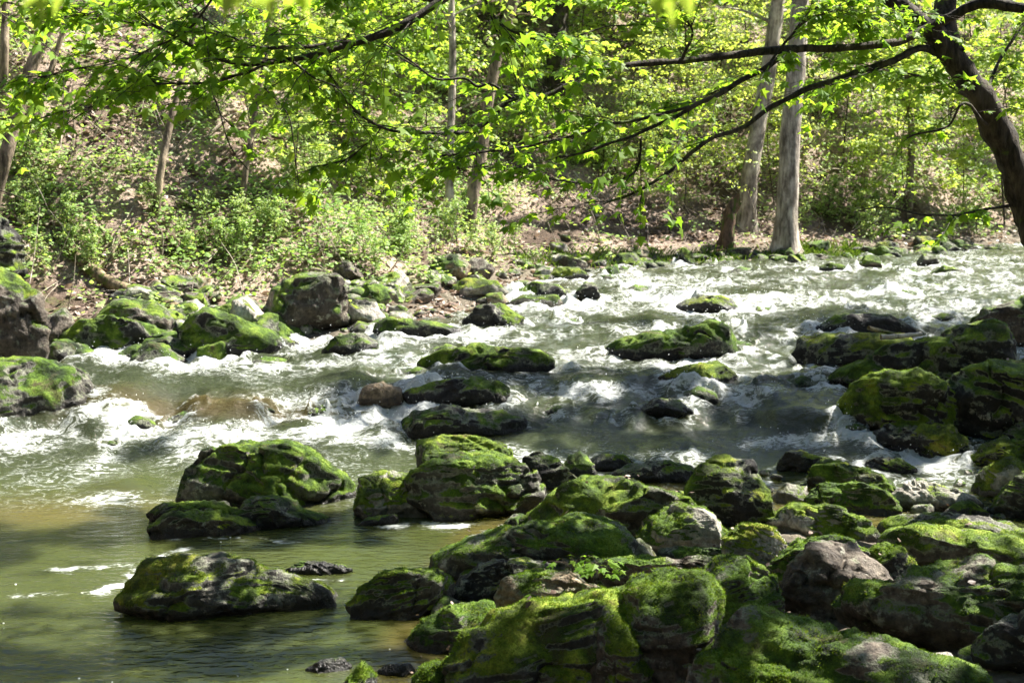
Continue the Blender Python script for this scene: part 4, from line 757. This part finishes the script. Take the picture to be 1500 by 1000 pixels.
# ------------------------------------------------------------------ canopy of the right bank: trees whose crowns shade the near stream
LIT = [  # patches kept sunlit by dropping the crown leaves that would shade them: centre u, v, half width, half height, height of the surface
 (470, 690, 60, 45), (600, 705, 30, 14), (650, 675, 60, 22), (745, 700, 40, 30), (850, 738, 120, 26), (850, 775, 90, 14), (1010, 765, 55, 26), (1120, 800, 34, 26), (1210, 757, 80, 18), (1250, 715, 70, 18), (1370, 730, 75, 22), (1470, 710, 40, 40),
 (1380, 772, 90, 9), (1440, 850, 70, 22), (800, 866, 80, 24), (1020, 870, 40, 40), (905, 905, 40, 14), (830, 820, 40, 14), (1230, 835, 60, 24), (600, 862, 60, 14), (340, 840, 110, 14), (350, 885, 80, 8), (690, 895, 26, 8), (1350, 965, 70, 14), (1130, 960, 60, 10), (1320, 560, 55, 14), (1060, 472, 22, 10), (700, 515, 90, 8),
 (60, 660, 90, 40), (330, 690, 90, 20), (300, 585, 110, 12), (120, 560, 60, 12), (540, 545, 60, 14), (740, 590, 90, 8), (1100, 545, 60, 14), (130, 870, 110, 8), (40, 750, 70, 26), (1180, 700, 40, 12), (1290, 800, 30, 10), (1080, 520, 60, 12), (930, 530, 50, 8), (1000, 625, 60, 8), (460, 840, 110, 20)]
PART = [(200, 900, 260, 90), (960, 790, 420, 95), (1380, 800, 200, 110), (680, 700, 220, 60), (180, 650, 330, 95), (300, 590, 200, 34), (1050, 740, 300, 50), (820, 930, 200, 70), (1250, 980, 180, 40), (900, 770, 200, 50)]
SHADE_FAR = [(40, 440, 40, 110), (70, 560, 60, 40), (1290, 560, 260, 120), (240, 500, 180, 32), (1080, 465, 330, 18), (760, 470, 120, 16)]
HC = 0.06; hx, hy = np.meshgrid(np.arange(-14, 16, HC), np.arange(-4, 34, HC)); hm = np.maximum(landg(hx, hy)[0], zbase(hy))
for W in HIGH:                                              # height of whatever the sun meets first: ground, water or rock
    i, j = ((W[:, 0]+14)/HC).astype(int), ((W[:, 1]+4)/HC).astype(int); ok = (i >= 0) & (j >= 0) & (i < hm.shape[1]) & (j < hm.shape[0]); np.maximum.at(hm, (j[ok], i[ok]), W[ok, 2])
def lightmask(P):
    G = P.copy(); done = np.zeros(len(P), bool)
    for z in np.arange(2.4, -0.5, -0.05):
        t = (P[:, 2]-z)/SUN[2]; Q = P-SUN*t[:, None]; i, j = np.clip(((Q[:, 0]+14)/HC).astype(int), 0, hm.shape[1]-1), np.clip(((Q[:, 1]+4)/HC).astype(int), 0, hm.shape[0]-1)
        hit = ~done & (hm[j, i] >= z); G[hit] = Q[hit]; done |= hit
    u, v = proj(G); front = G[:, 1] > 3
    lit = (v < 545) | (~front & False)
    for a, b, c, d in SHADE_FAR: lit &= ~((((u-a)/c)**2+((v-b)/d)**2) < 1)
    wob = 1+0.35*perlin(np.stack([G[:, 0]*3, G[:, 1]*3, G[:, 2]*0], -1))
    for a, b, c, d in LIT: lit |= (((u-a)/(c*1.15+14))**2+((v-b)/(d*1.25+7))**2) < wob
    nz = fbm(np.stack([G[:, 0]*2.2, G[:, 1]*2.2, G[:, 2]*0], -1), 3); lit |= nz > .19
    for a, b, c, d in PART: lit |= ((((u-a)/c)**2+((v-b)/d)**2) < 1) & (nz > -.29)
    for yp in (7.4, 8.3, 9.0):                              # leaves also dropped so sun reaches the maple's hanging leaves
        t = (P[:, 1]-yp)/SUN[1]; H = P-SUN*t[:, None]; uu, vv = proj(H)
        lit |= (t > 0) & (vv > -60) & (vv < 290) & (uu < 1250) & (uu > -80) & (uu > -90)
    for yp in (1.6, 1.75, 1.9):
        t = (P[:, 1]-yp)/SUN[1]; H = P-SUN*t[:, None]; uu, vv = proj(H); lit |= (t > 0) & (vv > -330) & (vv < 240) & (((uu > -160) & (uu < 660)) | ((uu > 800) & (uu < 1200)))
    return lit, u, v
def canopy_tree(base_, top, r, n, label, lean=(0, 0), rad=.16, maskon=True, group='canopy trees of the right bank'):
    base_ = np.array(base_, float); t_ = empty('canopy_tree', base_, label, 'tree', group)
    top = np.array(top, float); mb = MB(); P = catmull([base_-[0, 0, .3], base_*.6+top*.4+[.2, .1, 0], top], 40); V, F = tube(P-base_, np.linspace(rad, .04, 40), 12, .3, 8); mb.add(V, F)
    lf = MB(); rng = np.random.default_rng(int(abs(top[0]*100)))
    Q = rng.normal(0, 1, (n*3, 3)); Q = unit(Q)*rng.uniform(.15, 1, (n*3, 1))**.45*np.array(r)+top; Q = Q[fbm(Q*.75, 2) > -.12]
    Q = Q[~lightmask(Q)[0]] if maskon else Q; pu, pv = proj(Q); Q = Q[(pv < -30) | (pu < -40) | (pu > 1560) | (Q[:, 1] < .5)][:n]
    A = rng.normal(0, 1, (len(Q), 3)); A[:, 2] -= .5; N = rng.normal(0, .5, (len(Q), 3))+[0, 0, 1]
    leaves(lf, Q-base_, A, N, rng.uniform(.085, .14, len(Q)), rng.random(len(Q)))
    for k in range(9):
        q = Q[rng.integers(len(Q))]; i = rng.integers(18, 39); mid = (P[i]+q)/2+[0, 0, .3]; V, F = tube(catmull([P[i], mid, q], 12)-base_, np.linspace(.028, .008, 12), 6); mb.add(V, F)
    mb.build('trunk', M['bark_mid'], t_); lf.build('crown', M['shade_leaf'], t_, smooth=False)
def gl(x, y): return (x, y, float(landg(x, y)[0]))
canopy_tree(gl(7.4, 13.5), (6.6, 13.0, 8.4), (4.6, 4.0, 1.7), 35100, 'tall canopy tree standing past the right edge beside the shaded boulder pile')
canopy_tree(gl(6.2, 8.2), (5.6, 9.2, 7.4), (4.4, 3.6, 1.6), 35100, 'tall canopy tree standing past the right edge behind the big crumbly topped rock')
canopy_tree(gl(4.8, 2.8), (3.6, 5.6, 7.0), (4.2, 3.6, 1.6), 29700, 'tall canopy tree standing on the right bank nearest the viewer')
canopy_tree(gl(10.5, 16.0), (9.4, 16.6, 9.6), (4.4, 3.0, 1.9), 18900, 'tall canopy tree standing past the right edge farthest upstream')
BH = 'added trees behind the viewer that block sky light'  # unseen dense crowns, added to cut sky fill from behind
for xy, tp, rr_, n_, lb in (((-5.2, -2.5), (-4.2, -1.0, 6.2), (4.5, 3.2, 2.6), 30000, 'added canopy tree on the low ground behind the viewer to the left'), ((2.2, -5.0), (1.5, -4.2, 5.4), (4.5, 2.8, 3.2), 34000, 'added canopy tree straight behind the viewer'),
                            ((7.5, -2.0), (7.4, -1.6, 5.6), (3.4, 3.4, 3.2), 26000, 'added canopy tree behind the viewer to the right'), ((-8.5, 3.0), (-8.6, 2.6, 5.6), (3.2, 3.6, 3.0), 26000, 'added canopy tree on the left bank level with the viewer'), ((-2.5, -9.5), (-2.5, -9.0, 6.5), (5.0, 3.0, 3.4), 26000, 'added canopy tree farthest behind the viewer')):
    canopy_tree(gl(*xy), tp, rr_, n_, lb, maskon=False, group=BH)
# ------------------------------------------------------------------ trees on the far slope
rg = np.random.default_rng(99)
TR = [ # base u,v ; path in px ; diameter px ; material ; label
 ((1150, 372), [(1153, 300), (1158, 200), (1166, 100), (1172, 0), (1176, -120)], 31, 'bark_pale', 1, 'tall straight pale grey trunk with flared roots at the far waterline'),
 ((1092, 330), [(1098, 260), (1112, 180), (1126, 100), (1140, 0), (1150, -120)], 25, 'bark_pale', 1, 'pale trunk leaning slightly right, just left behind the tall straight pale one'),
 ((683, 338), [(692, 290), (704, 230), (716, 140), (732, 70), (752, 0), (775, -120)], 19, 'bark_mid', 1, 'brown grey trunk curving up to the right behind the drooping maple branches'),
 ((659, 322), [(658, 250), (661, 170), (663, 90), (661, 0), (659, -100)], 12, 'bark_pale', 1, 'slim upright pale grey trunk beside the brown grey curving one'),
 ((-25, 330), [(5, 240), (22, 180), (42, 110), (66, 50), (95, -20), (130, -120)], 20, 'bark_mid', 1, 'grey trunk leaning right at the far left of the slope'),
 ((50, 215), [(58, 180), (68, 130), (80, 85), (100, 20), (120, -80)], 9, 'bark_mid', 0, 'thin trunk right beside the leaning grey trunk at far left'),
 ((226, 312), [(234, 260), (243, 210), (252, 170), (264, 125), (285, 40), (300, -80)], 11, 'bark_mid', 1, 'slender olive grey trunk rising from the leafy slope left of centre'),
 ((352, 302), [(360, 250), (367, 210), (376, 150), (392, 60), (400, -80)], 9, 'bark_mid', 1, 'thin trunk half hidden by leaves above the leafy patch'),
 ((812, 150), [(815, 80), (818, 40), (822, 0), (826, -120)], 30, 'bark_dark', 0, 'thick dark trunk high on the slope behind the foliage'),
 ((526, 90), [(528, 50), (530, 10), (534, -100)], 14, 'bark_pale', 0, 'pale trunk high on the slope near the top edge'),
 ((3, 150), [(6, 80), (8, 20), (10, -100)], 13, 'bark_mid', 0, 'upright trunk at the top left corner'),
 ((575, 118), [(586, 60), (600, 20), (622, -80)], 6, 'bark_mid', 0, 'whip thin trunk leaning right high on the slope'),
 ((1330, 300), [(1335, 200), (1330, 100), (1345, 0), (1350, -100)], 10, 'bark_mid', 0, 'thin trunk behind the leaning maple on the right'),
]
for (bu, bv), path, dpx, mt, cr, lab in TR:
    b_ = ground_hit(bu, bv, False); y0 = b_[1]; t_ = empty('slope_tree', b_, lab, 'tree')
    P = [b_-np.array([0, 0, .15])]+[at(u, v, y0+0.12*k) for k, (u, v) in enumerate(path)]; last = np.array(P[-1]); P.append(last+np.array([.3, .3, 3.0])); P = catmull(P, 70)
    r = dpx/2*y0/FPX; rr = np.interp(np.linspace(0, 1, 70), [0, .05, .15, .8, 1], [r*1.7, r*1.2, r, r*.8, r*.3])
    V, F = tube(P-b_, rr, 14, .12, 5)
    if dpx == 31:  # buttressed foot
        hgt = V[:, 2]; ang = np.arctan2(V[:, 1], V[:, 0]); V[:, :2] *= (1+np.exp(-np.maximum(hgt, 0)/.35)*(.22+.25*np.sin(ang*4+1)))[:, None]
    mb = MB(); mb.add(V, F); mb.build('trunk', M[mt], t_)
    lf = MB()
    for k in range(8 if cr else 5):
        i = rg.integers(38, 69); a = rg.uniform(0, 6.28); d = np.array([math.cos(a), math.sin(a), rg.uniform(.1, .6)]); L = rg.uniform(.8, 2.0)*min(1, .5+dpx/20); tt = np.linspace(0, 1, 10)[:, None]
        w_ = P[i]+d*L*tt-np.array([0, 0, .3*L])*tt**2; V, F = tube(w_-b_, np.linspace(max(.006, r*.25), .004, 10), 5); bm_ = MB(); bm_.add(V, F); bm_.build('branch', M[mt], t_)
        twig_leaves(lf, w_-b_, 36, .10, rg, .4, .6, 'hex', .13)
    lf.build('crown', M['spring'], t_, smooth=False)
# broken stump on the far waterline
b_ = ground_hit(1062, 362, False); st_ = empty('tree_stump', b_, 'broken reddish brown stump leaning right beside the pale trunks at the far waterline', 'stump')
P = catmull([b_-[0, 0, .15], at(1066, 330, b_[1]), at(1074, 305, b_[1]+.05), at(1080, 292, b_[1]+.05)], 24); V, F = tube(P-b_, np.interp(np.linspace(0, 1, 24), [0, .2, 1], [.19, .115, .075]), 18, .5, 6)
V[-18:, 2] += rg.uniform(-.05, .14, 18); mb = MB(); mb.add(V, F); mb.build('trunk', M['stump'], st_)
# ------------------------------------------------------------------ saplings and bushes: a few kinds, copied over the slope
def sapling(seed, h, nb, nl, size, mat, flat, tb, name, rad=.014):
    rng = np.random.default_rng(seed); root = link(name, None); mb = MB(); lf = MB()
    P = catmull([(0, 0, -.1), (rng.normal(0, .05)*h, rng.normal(0, .05)*h, h*.5), (rng.normal(0, .1)*h, rng.normal(0, .1)*h, h)], 24); V, F = tube(P, np.linspace(rad, .003, 24), 6); mb.add(V, F)
    for k in range(nb):
        f = rng.uniform(.22, 1) if flat else rng.uniform(.05, 1); i = min(int(f*23), 22); a = rng.uniform(0, 6.28); L = h*(.20+.32*(1-f))*rng.uniform(.6, 1.3)
        d = np.array([math.cos(a), math.sin(a), rng.uniform(-.05, .35) if flat else rng.uniform(.2, 1.1)]); tt = np.linspace(0, 1, 8)[:, None]
        w_ = P[i]+d*L*tt-np.array([0, 0, .25*L])*tt**2; V, F = tube(w_, np.linspace(.006, .002, 8), 4); mb.add(V, F)
        twig_leaves(lf, w_, nl, size, rng, .35 if flat else .5, tb, 'maple' if size > .08 else 'hex', .07*h*.35 if not flat else np.array([.09, .09, .03]))
    mb.build('trunk', M['twig'], root); lf.build('crown', M[mat], root, smooth=False); return root
KINDS = [('maple_sapling', 'spring', True, .55, 3.0, 30, 46, .095), ('maple_sapling', 'spring', True, .75, 2.3, 26, 44, .09), ('beech_sapling', 'spring', True, .9, 3.4, 44, 50, .07),
         ('maple_sapling', 'maple', True, .7, 2.6, 28, 44, .09), ('leafy_bush', 'herb', False, .7, .75, 30, 20, .06), ('leafy_bush', 'herb', False, .5, .95, 34, 22, .06)]
PRO = [sapling(40+k, h, nb, nl, sz, mt, fl, tb, nm) for k, (nm, mt, fl, tb, h, nb, nl, sz) in enumerate(KINDS)]
INFO = [('young maple with yellow green leaves in loose layers among the saplings of the far slope', 'sapling', 'young maples on the far slope')]*2+[('young beech with flat layered pale lime sprays near the pale trunks upstream', 'sapling', 'young beeches near the pale trunks')]+[('young maple with deeper green leaves among the saplings of the far slope', 'sapling', 'deep green young maples on the far slope'), ('low bright green leafy bush on the lower part of the leafy slope', 'bush', 'leafy bushes on the slope')]+[('low bright green leafy bush on the lower part of the leafy slope', 'bush', 'leafy bushes on the slope')]
first = [True]*len(PRO)
def plant(k, P, s):
    rz = rg.uniform(0, 6.28)
    if first[k]:
        o = PRO[k]; first[k] = False; o.location = tuple(P); o.rotation_euler = (0, 0, rz); o.scale = (s, s, s); lab, cat, grp = INFO[k]; tag(o, lab, cat, grp)
    else: copy_tree(PRO[k], P, rz, s)
def plant_px(k, u, v, s):
    P = ground_hit(u, v, False); h, s_, hl = landg(P[:1], P[1:2])
    if hl[0] and s_[0] > .9: plant(k, P, s)
for u, v, k, s in [(420, 270, 1, .8), (520, 255, 0, .8), (470, 190, 1, .8), (570, 200, 3, .9), (620, 240, 0, .8), (390, 190, 0, .6), (560, 300, 1, .6), (600, 150, 3, 1), (520, 110, 3, 1.0), (450, 80, 0, .9), (700, 120, 0, .9), (640, 60, 3, 1.1), (760, 90, 0, 1.1), (240, -30, 0, .9), (380, -10, 1, .9), (760, 210, 1, .8),
                   (840, 180, 0, 1.1), (900, 120, 1, 1.2), (960, 150, 0, 1.2), (1020, 120, 2, 1.1), (880, 230, 1, .9), (950, 250, 2, .8), (1010, 300, 2, .8), (1080, 280, 2, .9), (1130, 300, 2, .7), (1180, 180, 2, 1.1), (1060, 200, 2, 1.0), (1240, 250, 0, 1.1), (1300, 300, 2, .9), (1350, 330, 0, 1.0), (1400, 320, 1, 1.0), (1460, 330, 0, 1.2), (1280, 180, 1, 1.3), (1380, 200, 0, 1.4), (1460, 180, 2, 1.3), (1220, 120, 0, 1.3),
                   (1100, 60, 1, 1.3), (1000, 40, 0, 1.3), (900, 40, 2, 1.2), (800, 20, 1, 1.2), (1320, 90, 2, 1.3), (1430, 60, 1, 1.4), (1540, 250, 0, 1.2), (1520, 330, 1, 1.0), (1200, 20, 0, 1.3), (1340, 10, 1, 1.4), (1250, 330, 1, .7), (1430, 352, 0, .7), (1050, 110, 0, 1.1), (1150, 110, 1, 1.1), (930, 80, 2, 1.1), (1480, 100, 0, 1.3), (1400, 130, 2, 1.1), (1270, 60, 0, 1.2)]:
    plant_px(k, u+rg.normal(0, 10), v+rg.normal(0, 6), s*rg.uniform(.85, 1.15))
for u0, u1, v0, v1, n, s in ((250, 560, 320, 400, 15, .45), (120, 330, 300, 360, 4, .4), (560, 760, 330, 380, 12, .55), (20, 90, 230, 330, 6, .55), (20, 140, 340, 400, 8, .45), (420, 700, 200, 300, 12, .6), (1180, 1300, 300, 350, 9, .7), (1330, 1540, 330, 360, 8, .6), (800, 1000, 180, 260, 12, .8), (130, 400, 120, 260, 5, .45), (600, 900, 20, 140, 16, .8)):
    for _ in range(n): plant_px(4+rg.integers(2), rg.uniform(u0, u1), rg.uniform(v0, v1), s*rg.uniform(.6, 1.2))
# ------------------------------------------------------------------ ground cover, dead leaves, grass: uncountable
def slope_points(n, smin, smax, seed):
    r_ = np.random.default_rng(seed); out = []; c = 0
    while c < n:
        yy = 10+28*r_.random(n)**1.4; xx = (r_.random(n)*1.25-.62)*yy; h, s_, hl = landg(xx, yy); ok = hl & (s_ > smin) & (s_ < smax)
        out.append(np.stack([xx, yy, h], -1)[ok]); c += ok.sum()
    return np.concatenate(out)[:n]
P = slope_points(54000, .6, 24, 1); u, v = proj(P)
dens = sm(fbm(P*.8, 3), -.15, .3)*.6+.9*np.exp(-((u-400)/200)**2-((v-350)/62)**2)+.22*(v < 260)*(u > 500)+.10
dens += .22*(v < 300); dens *= 1-.35*np.exp(-((u-170)/150)**2-((v-150)/150)**2)
dens *= .25+.75*sm(P[:, 2]-zbase(P[:, 1]), .2, .6)
dens *= 1-.85*np.exp(-((u-950)/130)**2-((v-325)/40)**2)
P = P[rg.random(len(P)) < dens]
rx = np.stack([rg.uniform(-9, 14, 9000), rg.uniform(1, 20, 9000)], -1); h_, s_, hl_ = landg(rx[:, 0], rx[:, 1]); u_, v_ = proj(np.column_stack([rx, h_])); ok = (s_ > .7) & ((u_ > 1620) | (u_ < -80)) & (rg.random(9000) < .5); P = np.vstack([P, np.column_stack([rx, h_])[ok]]); nl = 8; n = len(P); hh = rg.uniform(.05, .3, n)
Q = np.repeat(P, nl, 0); hq = np.repeat(hh, nl); a = rg.uniform(0, 6.28, n*nl); rr = rg.uniform(.02, .16, n*nl)
Q = Q+np.stack([np.cos(a)*rr, np.sin(a)*rr, hq*rg.uniform(.4, 1.1, n*nl)+.02], -1)
A = np.stack([np.cos(a), np.sin(a), rg.uniform(-.6, .3, n*nl)], -1); N = rg.normal(0, .35, (n*nl, 3))+[0, 0, 1]
mb = MB(); leaves(mb, Q, A, N, np.repeat(rg.choice([.04, .055, .08], n, p=[.4, .4, .2]), nl)*rg.uniform(.7, 1.25, n*nl), np.repeat(.5+.35*fbm(P*.6, 2), nl)+rg.normal(0, .15, n*nl))
tag(mb.build('undergrowth', M['herb'], smooth=False), kind='stuff')
P = slope_points(110000, .3, 22, 2); P = P[rg.random(len(P)) < .18+.8*sm(fbm(P*1.1+4, 4), -.25, .35)]; rx = np.stack([rg.uniform(-9, 14, 16000), rg.uniform(1, 20, 16000)], -1); h_, s_, hl_ = landg(rx[:, 0], rx[:, 1]); u_, v_ = proj(np.column_stack([rx, h_])); ok = (s_ > .4) & ((u_ > 1560) | (u_ < -60)); P = np.vstack([P, np.column_stack([rx, h_])[ok]]); nL = n = len(P); a = rg.uniform(0, 6.28, n); A = np.stack([np.cos(a), np.sin(a), rg.normal(0, .35, n)], -1); N = rg.normal(0, .45, (n, 3))+[0, 0, 1]
k_ = 260; bx = np.stack([rg.uniform(-1.2, 5.5, 6*k_), rg.uniform(5.5, 12, 6*k_)], -1); bx = bx[~inside(bx[:, 0], bx[:, 1])][:k_]
bz = hm[((bx[:, 1]+4)/HC).astype(int), ((bx[:, 0]+14)/HC).astype(int)]; P = np.vstack([P, np.column_stack([bx, bz])]); a = rg.uniform(0, 6.28, len(bx)); A = np.vstack([A, np.stack([np.cos(a), np.sin(a), rg.normal(0, .3, len(bx))], -1)]); N = np.vstack([N, rg.normal(0, .4, (len(bx), 3))+[0, 0, 1]]); n = len(P)
mb = MB(); leaves(mb, P+np.array([0, 0, .015])+rg.normal(0, .012, (n, 3)), A, N, np.where(np.arange(n) < nL, rg.uniform(.05, .12, n), rg.uniform(.02, .05, n)), .45+.3*fbm(P*.9, 2)+rg.normal(0, .22, n)-np.where(np.arange(n) < nL, 0, .35))
tag(mb.build('fallen_leaves', M['litter'], smooth=False), kind='stuff')
P = slope_points(1500, 1.0, 20, 8); mb = MB()
for k, p_ in enumerate(P):
    a = rg.uniform(0, 6.28); up = rg.random() < .4; L = rg.uniform(.25, 1.1); d = np.array([math.cos(a), math.sin(a), rg.uniform(1, 2.5) if up else rg.uniform(-.1, .25)]); d = d/np.linalg.norm(d)
    if not up: d[2] += .0
    q = p_+d*L; 
    if not up: q[2] = float(landg(q[0], q[1])[0])+rg.uniform(.0, .08)
    V, F = tube(catmull([p_+[0, 0, .01], (p_+q)/2+rg.normal(0, .06*L, 3)+[0, 0, .03], q], 7), np.linspace(rg.uniform(.004, .011), .002, 7), 5); mb.add(V, F)
tag(mb.build('brush_stems', M['stick']), kind='stuff')
def blades(pts, hmin, hmax, seed):
    r_ = np.random.default_rng(seed); n = len(pts); a = r_.uniform(0, 6.28, n); L = r_.uniform(hmin, hmax, n); d = np.stack([np.cos(a)*.5, np.sin(a)*.5, np.ones(n)], -1); sd = np.stack([-np.sin(a), np.cos(a), np.zeros(n)], -1)*.006
    V = np.stack([pts-sd, pts+sd, pts+d*(L*.6)[:, None]+sd*.6, pts+d*(L*.95)[:, None]*np.array([1.5, 1.5, .95]), pts+d*(L*.6)[:, None]-sd*.6], 1).reshape(-1, 3); i = np.arange(n)[:, None]*5
    return V, np.concatenate([i+0, i+1, i+2, i+3, i+4], 1), np.repeat(r_.random(n), 5)
G = []
for u0, u1, v0, v1, n in ((850, 1080, 372, 392, 800), (1175, 1260, 358, 380, 700), (760, 880, 372, 392, 300), (1120, 1180, 372, 384, 300), (20, 70, 490, 520, 500)):
    c = [ground_hit(rg.uniform(u0, u1), rg.uniform(v0, v1), False) for _ in range(60)]
    for p_ in c:
        if landg(p_[:1], p_[1:2])[1][0] < .05: continue
        k = n//50; q = p_+rg.normal(0, .11, (k, 3))*[1, 1, 0]; q[:, 2] = landg(q[:, 0], q[:, 1])[0]; G.append(q)
V, F, t = blades(np.concatenate(G), .05, .14, 4); mb = MB(); mb.add(V, F, tint=t); tag(mb.build('grass', M['grass'], smooth=False), kind='stuff')
# ------------------------------------------------------------------ fallen wood
def stick(pts, r0, r1, mat, name, label, cat, group=None, lift=.02, sub=None):
    P = []
    for q in pts: P.append(ground_hit(q[0], q[1], False)+np.array([0, 0, (q[2] if len(q) > 2 else 0)+lift]))
    P = catmull(P, 24); o0 = P[0].copy(); V, F = tube(P-o0, np.linspace(r0, r1, 24), 10, .25, 9); mb = MB(); mb.add(V, F)
    if r0 > .02:
        for k_ in (0, -1): c_ = len(V) if k_ else 0
        i = np.arange(10); j = (i+1) % 10; cv = np.array([(P[0]-o0), (P[-1]-o0)]); mb.add(np.vstack([V[:10], cv[:1]]), np.stack([j, i, np.full(10, 10)], -1)); mb.add(np.vstack([V[-10:], cv[1:]]), np.stack([i, j, np.full(10, 10)], -1))
    ob = mb.build(name, M[mat]); ob.location = tuple(o0); return tag(ob, label, cat, group)
stick([(88, 352), (120, 390), (155, 418), (205, 440), (268, 464)], .085, .06, 'log', 'fallen_log', 'tan fallen log slanting down the left slope to the water', 'log', lift=.06)
stick([(80, 232), (102, 205, .25), (112, 180, .5), (140, 165, .6)], .018, .008, 'bark_mid', 'fallen_branch', 'forked grey branch sticking up from the slope at left', 'branch')
stick([(98, 250), (110, 228, .2), (108, 195, .4)], .016, .01, 'bark_mid', 'fallen_branch', 'short curved branch under the forked grey branch at left', 'branch')
stick([(240, 235), (265, 222, .1), (290, 206, .2)], .012, .007, 'stick', 'fallen_branch', 'bleached branch resting against the slender olive grey trunk', 'branch')
stick([(155, 395), (175, 378, .15), (200, 368, .1)], .018, .01, 'bark_mid', 'fallen_branch', 'grey curved branch arching over the stones above the tan fallen log', 'branch')
stick([(188, 392, .2), (190, 415, .1), (190, 442)], .006, .004, 'stick', 'fallen_branch', 'thin white twig hanging over the tan fallen log', 'twig')
stick([(330, 440), (365, 442, .05), (390, 440)], .012, .008, 'stick', 'fallen_branch', 'straight pale stick lying above the pale leaning slab', 'stick')
stick([(396, 495, .02), (420, 486, .03), (425, 481, .05)], .02, .012, 'stick', 'driftwood', 'short bleached driftwood under the big cubic boulder', 'driftwood')
stick([(300, 205), (340, 182, .1), (380, 178, .1)], .014, .006, 'stick', 'fallen_branch', 'long pale branch lying across the slope behind the slender olive trunk', 'branch')
stick([(610, 195), (690, 172, .2), (740, 160, .3)], .02, .01, 'stick', 'fallen_branch', 'bleached branch crossing behind the two trunks at centre', 'branch')
stick([(828, 238), (850, 265), (880, 298)], .02, .012, 'stick', 'fallen_branch', 'pale branch running down the slope above the bare earth bank', 'branch')
stick([(1250, 340, .3), (1330, 300, .8), (1400, 300, .9), (1480, 290, 1.0)], .012, .006, 'stick', 'fallen_branch', 'tangled grey branch arching over the far right shore', 'branch')
stick([(1280, 345, .2), (1340, 320, .5), (1420, 330, .4)], .01, .005, 'stick', 'fallen_branch', 'lower grey branch of the brush over the far right shore', 'branch')
stick([(575, 345), (620, 330, .2), (690, 338, .1)], .01, .005, 'bark_mid', 'fallen_branch', 'dark bent branch in the brush above the yellow mossy boulder', 'branch')
def laid(pts, r0, r1, mat, name, label, cat):
    P = catmull([at(*q) for q in pts], 24); o0 = P[0].copy(); V, F = tube(P-o0, np.linspace(r0, r1, 24), 8, .3, 14); mb = MB(); mb.add(V, F); ob = mb.build(name, M[mat]); ob.location = tuple(o0); tag(ob, label, cat)
yl = ROCKS[58][1]
laid([(1272, 480, yl-.05), (1288, 484, yl), (1310, 489, yl+.02)], .022, .014, 'log', 'driftwood', 'rust brown driftwood stick on the square fronted ledge', 'driftwood')
laid([(1290, 494, yl-.1), (1320, 492, yl-.05), (1350, 489, yl)], .026, .018, 'stick', 'driftwood', 'pale bleached driftwood lying on the square fronted ledge', 'driftwood')
# ------------------------------------------------------------------ seedlings growing on the near rocks
def seedling(u, v, d, n, size, label, hgt=.05):
    P0 = at(u, v, d); root = empty('seedling', P0, label, 'plant'); mb = MB(); lf = MB()
    for k in range(n):
        a = rg.uniform(0, 6.28); r_ = rg.uniform(.02, .15); e = np.array([math.cos(a)*r_, math.sin(a)*r_*.7, rg.uniform(.0, hgt)+.02]); V, F = tube(catmull([(0, 0, -.03), e*[.4, .4, .9], e], 6), np.linspace(.0018, .001, 6), 4); mb.add(V, F)
        leaves(lf, e[None], np.array([[math.cos(a), math.sin(a), -.35]]), np.array([[0, -.4, 1.0]])+rg.normal(0, .2, (1, 3)), np.array([size*rg.uniform(.7, 1.2)]), np.array([rg.uniform(.2, .7)]), 'maple' if n > 6 else 'hex')
    mb.build('stem', M['twig'], root); lf.build('foliage', M['maple'], root, smooth=False)
seedling(880, 842, 7.35, 30, .055, 'bright green seedling patch in the hollow right of the pale tan topped block', .07)
seedling(838, 833, 7.5, 12, .045, 'few green leaves sprouting below the pale streaked stone', .05)
seedling(812, 880, 7.0, 3, .05, 'single upright oval leaf on the pale tan topped block', .05)
seedling(958, 918, 6.45, 5, .07, 'green frond pair drooping on the front of the squared block', .05)
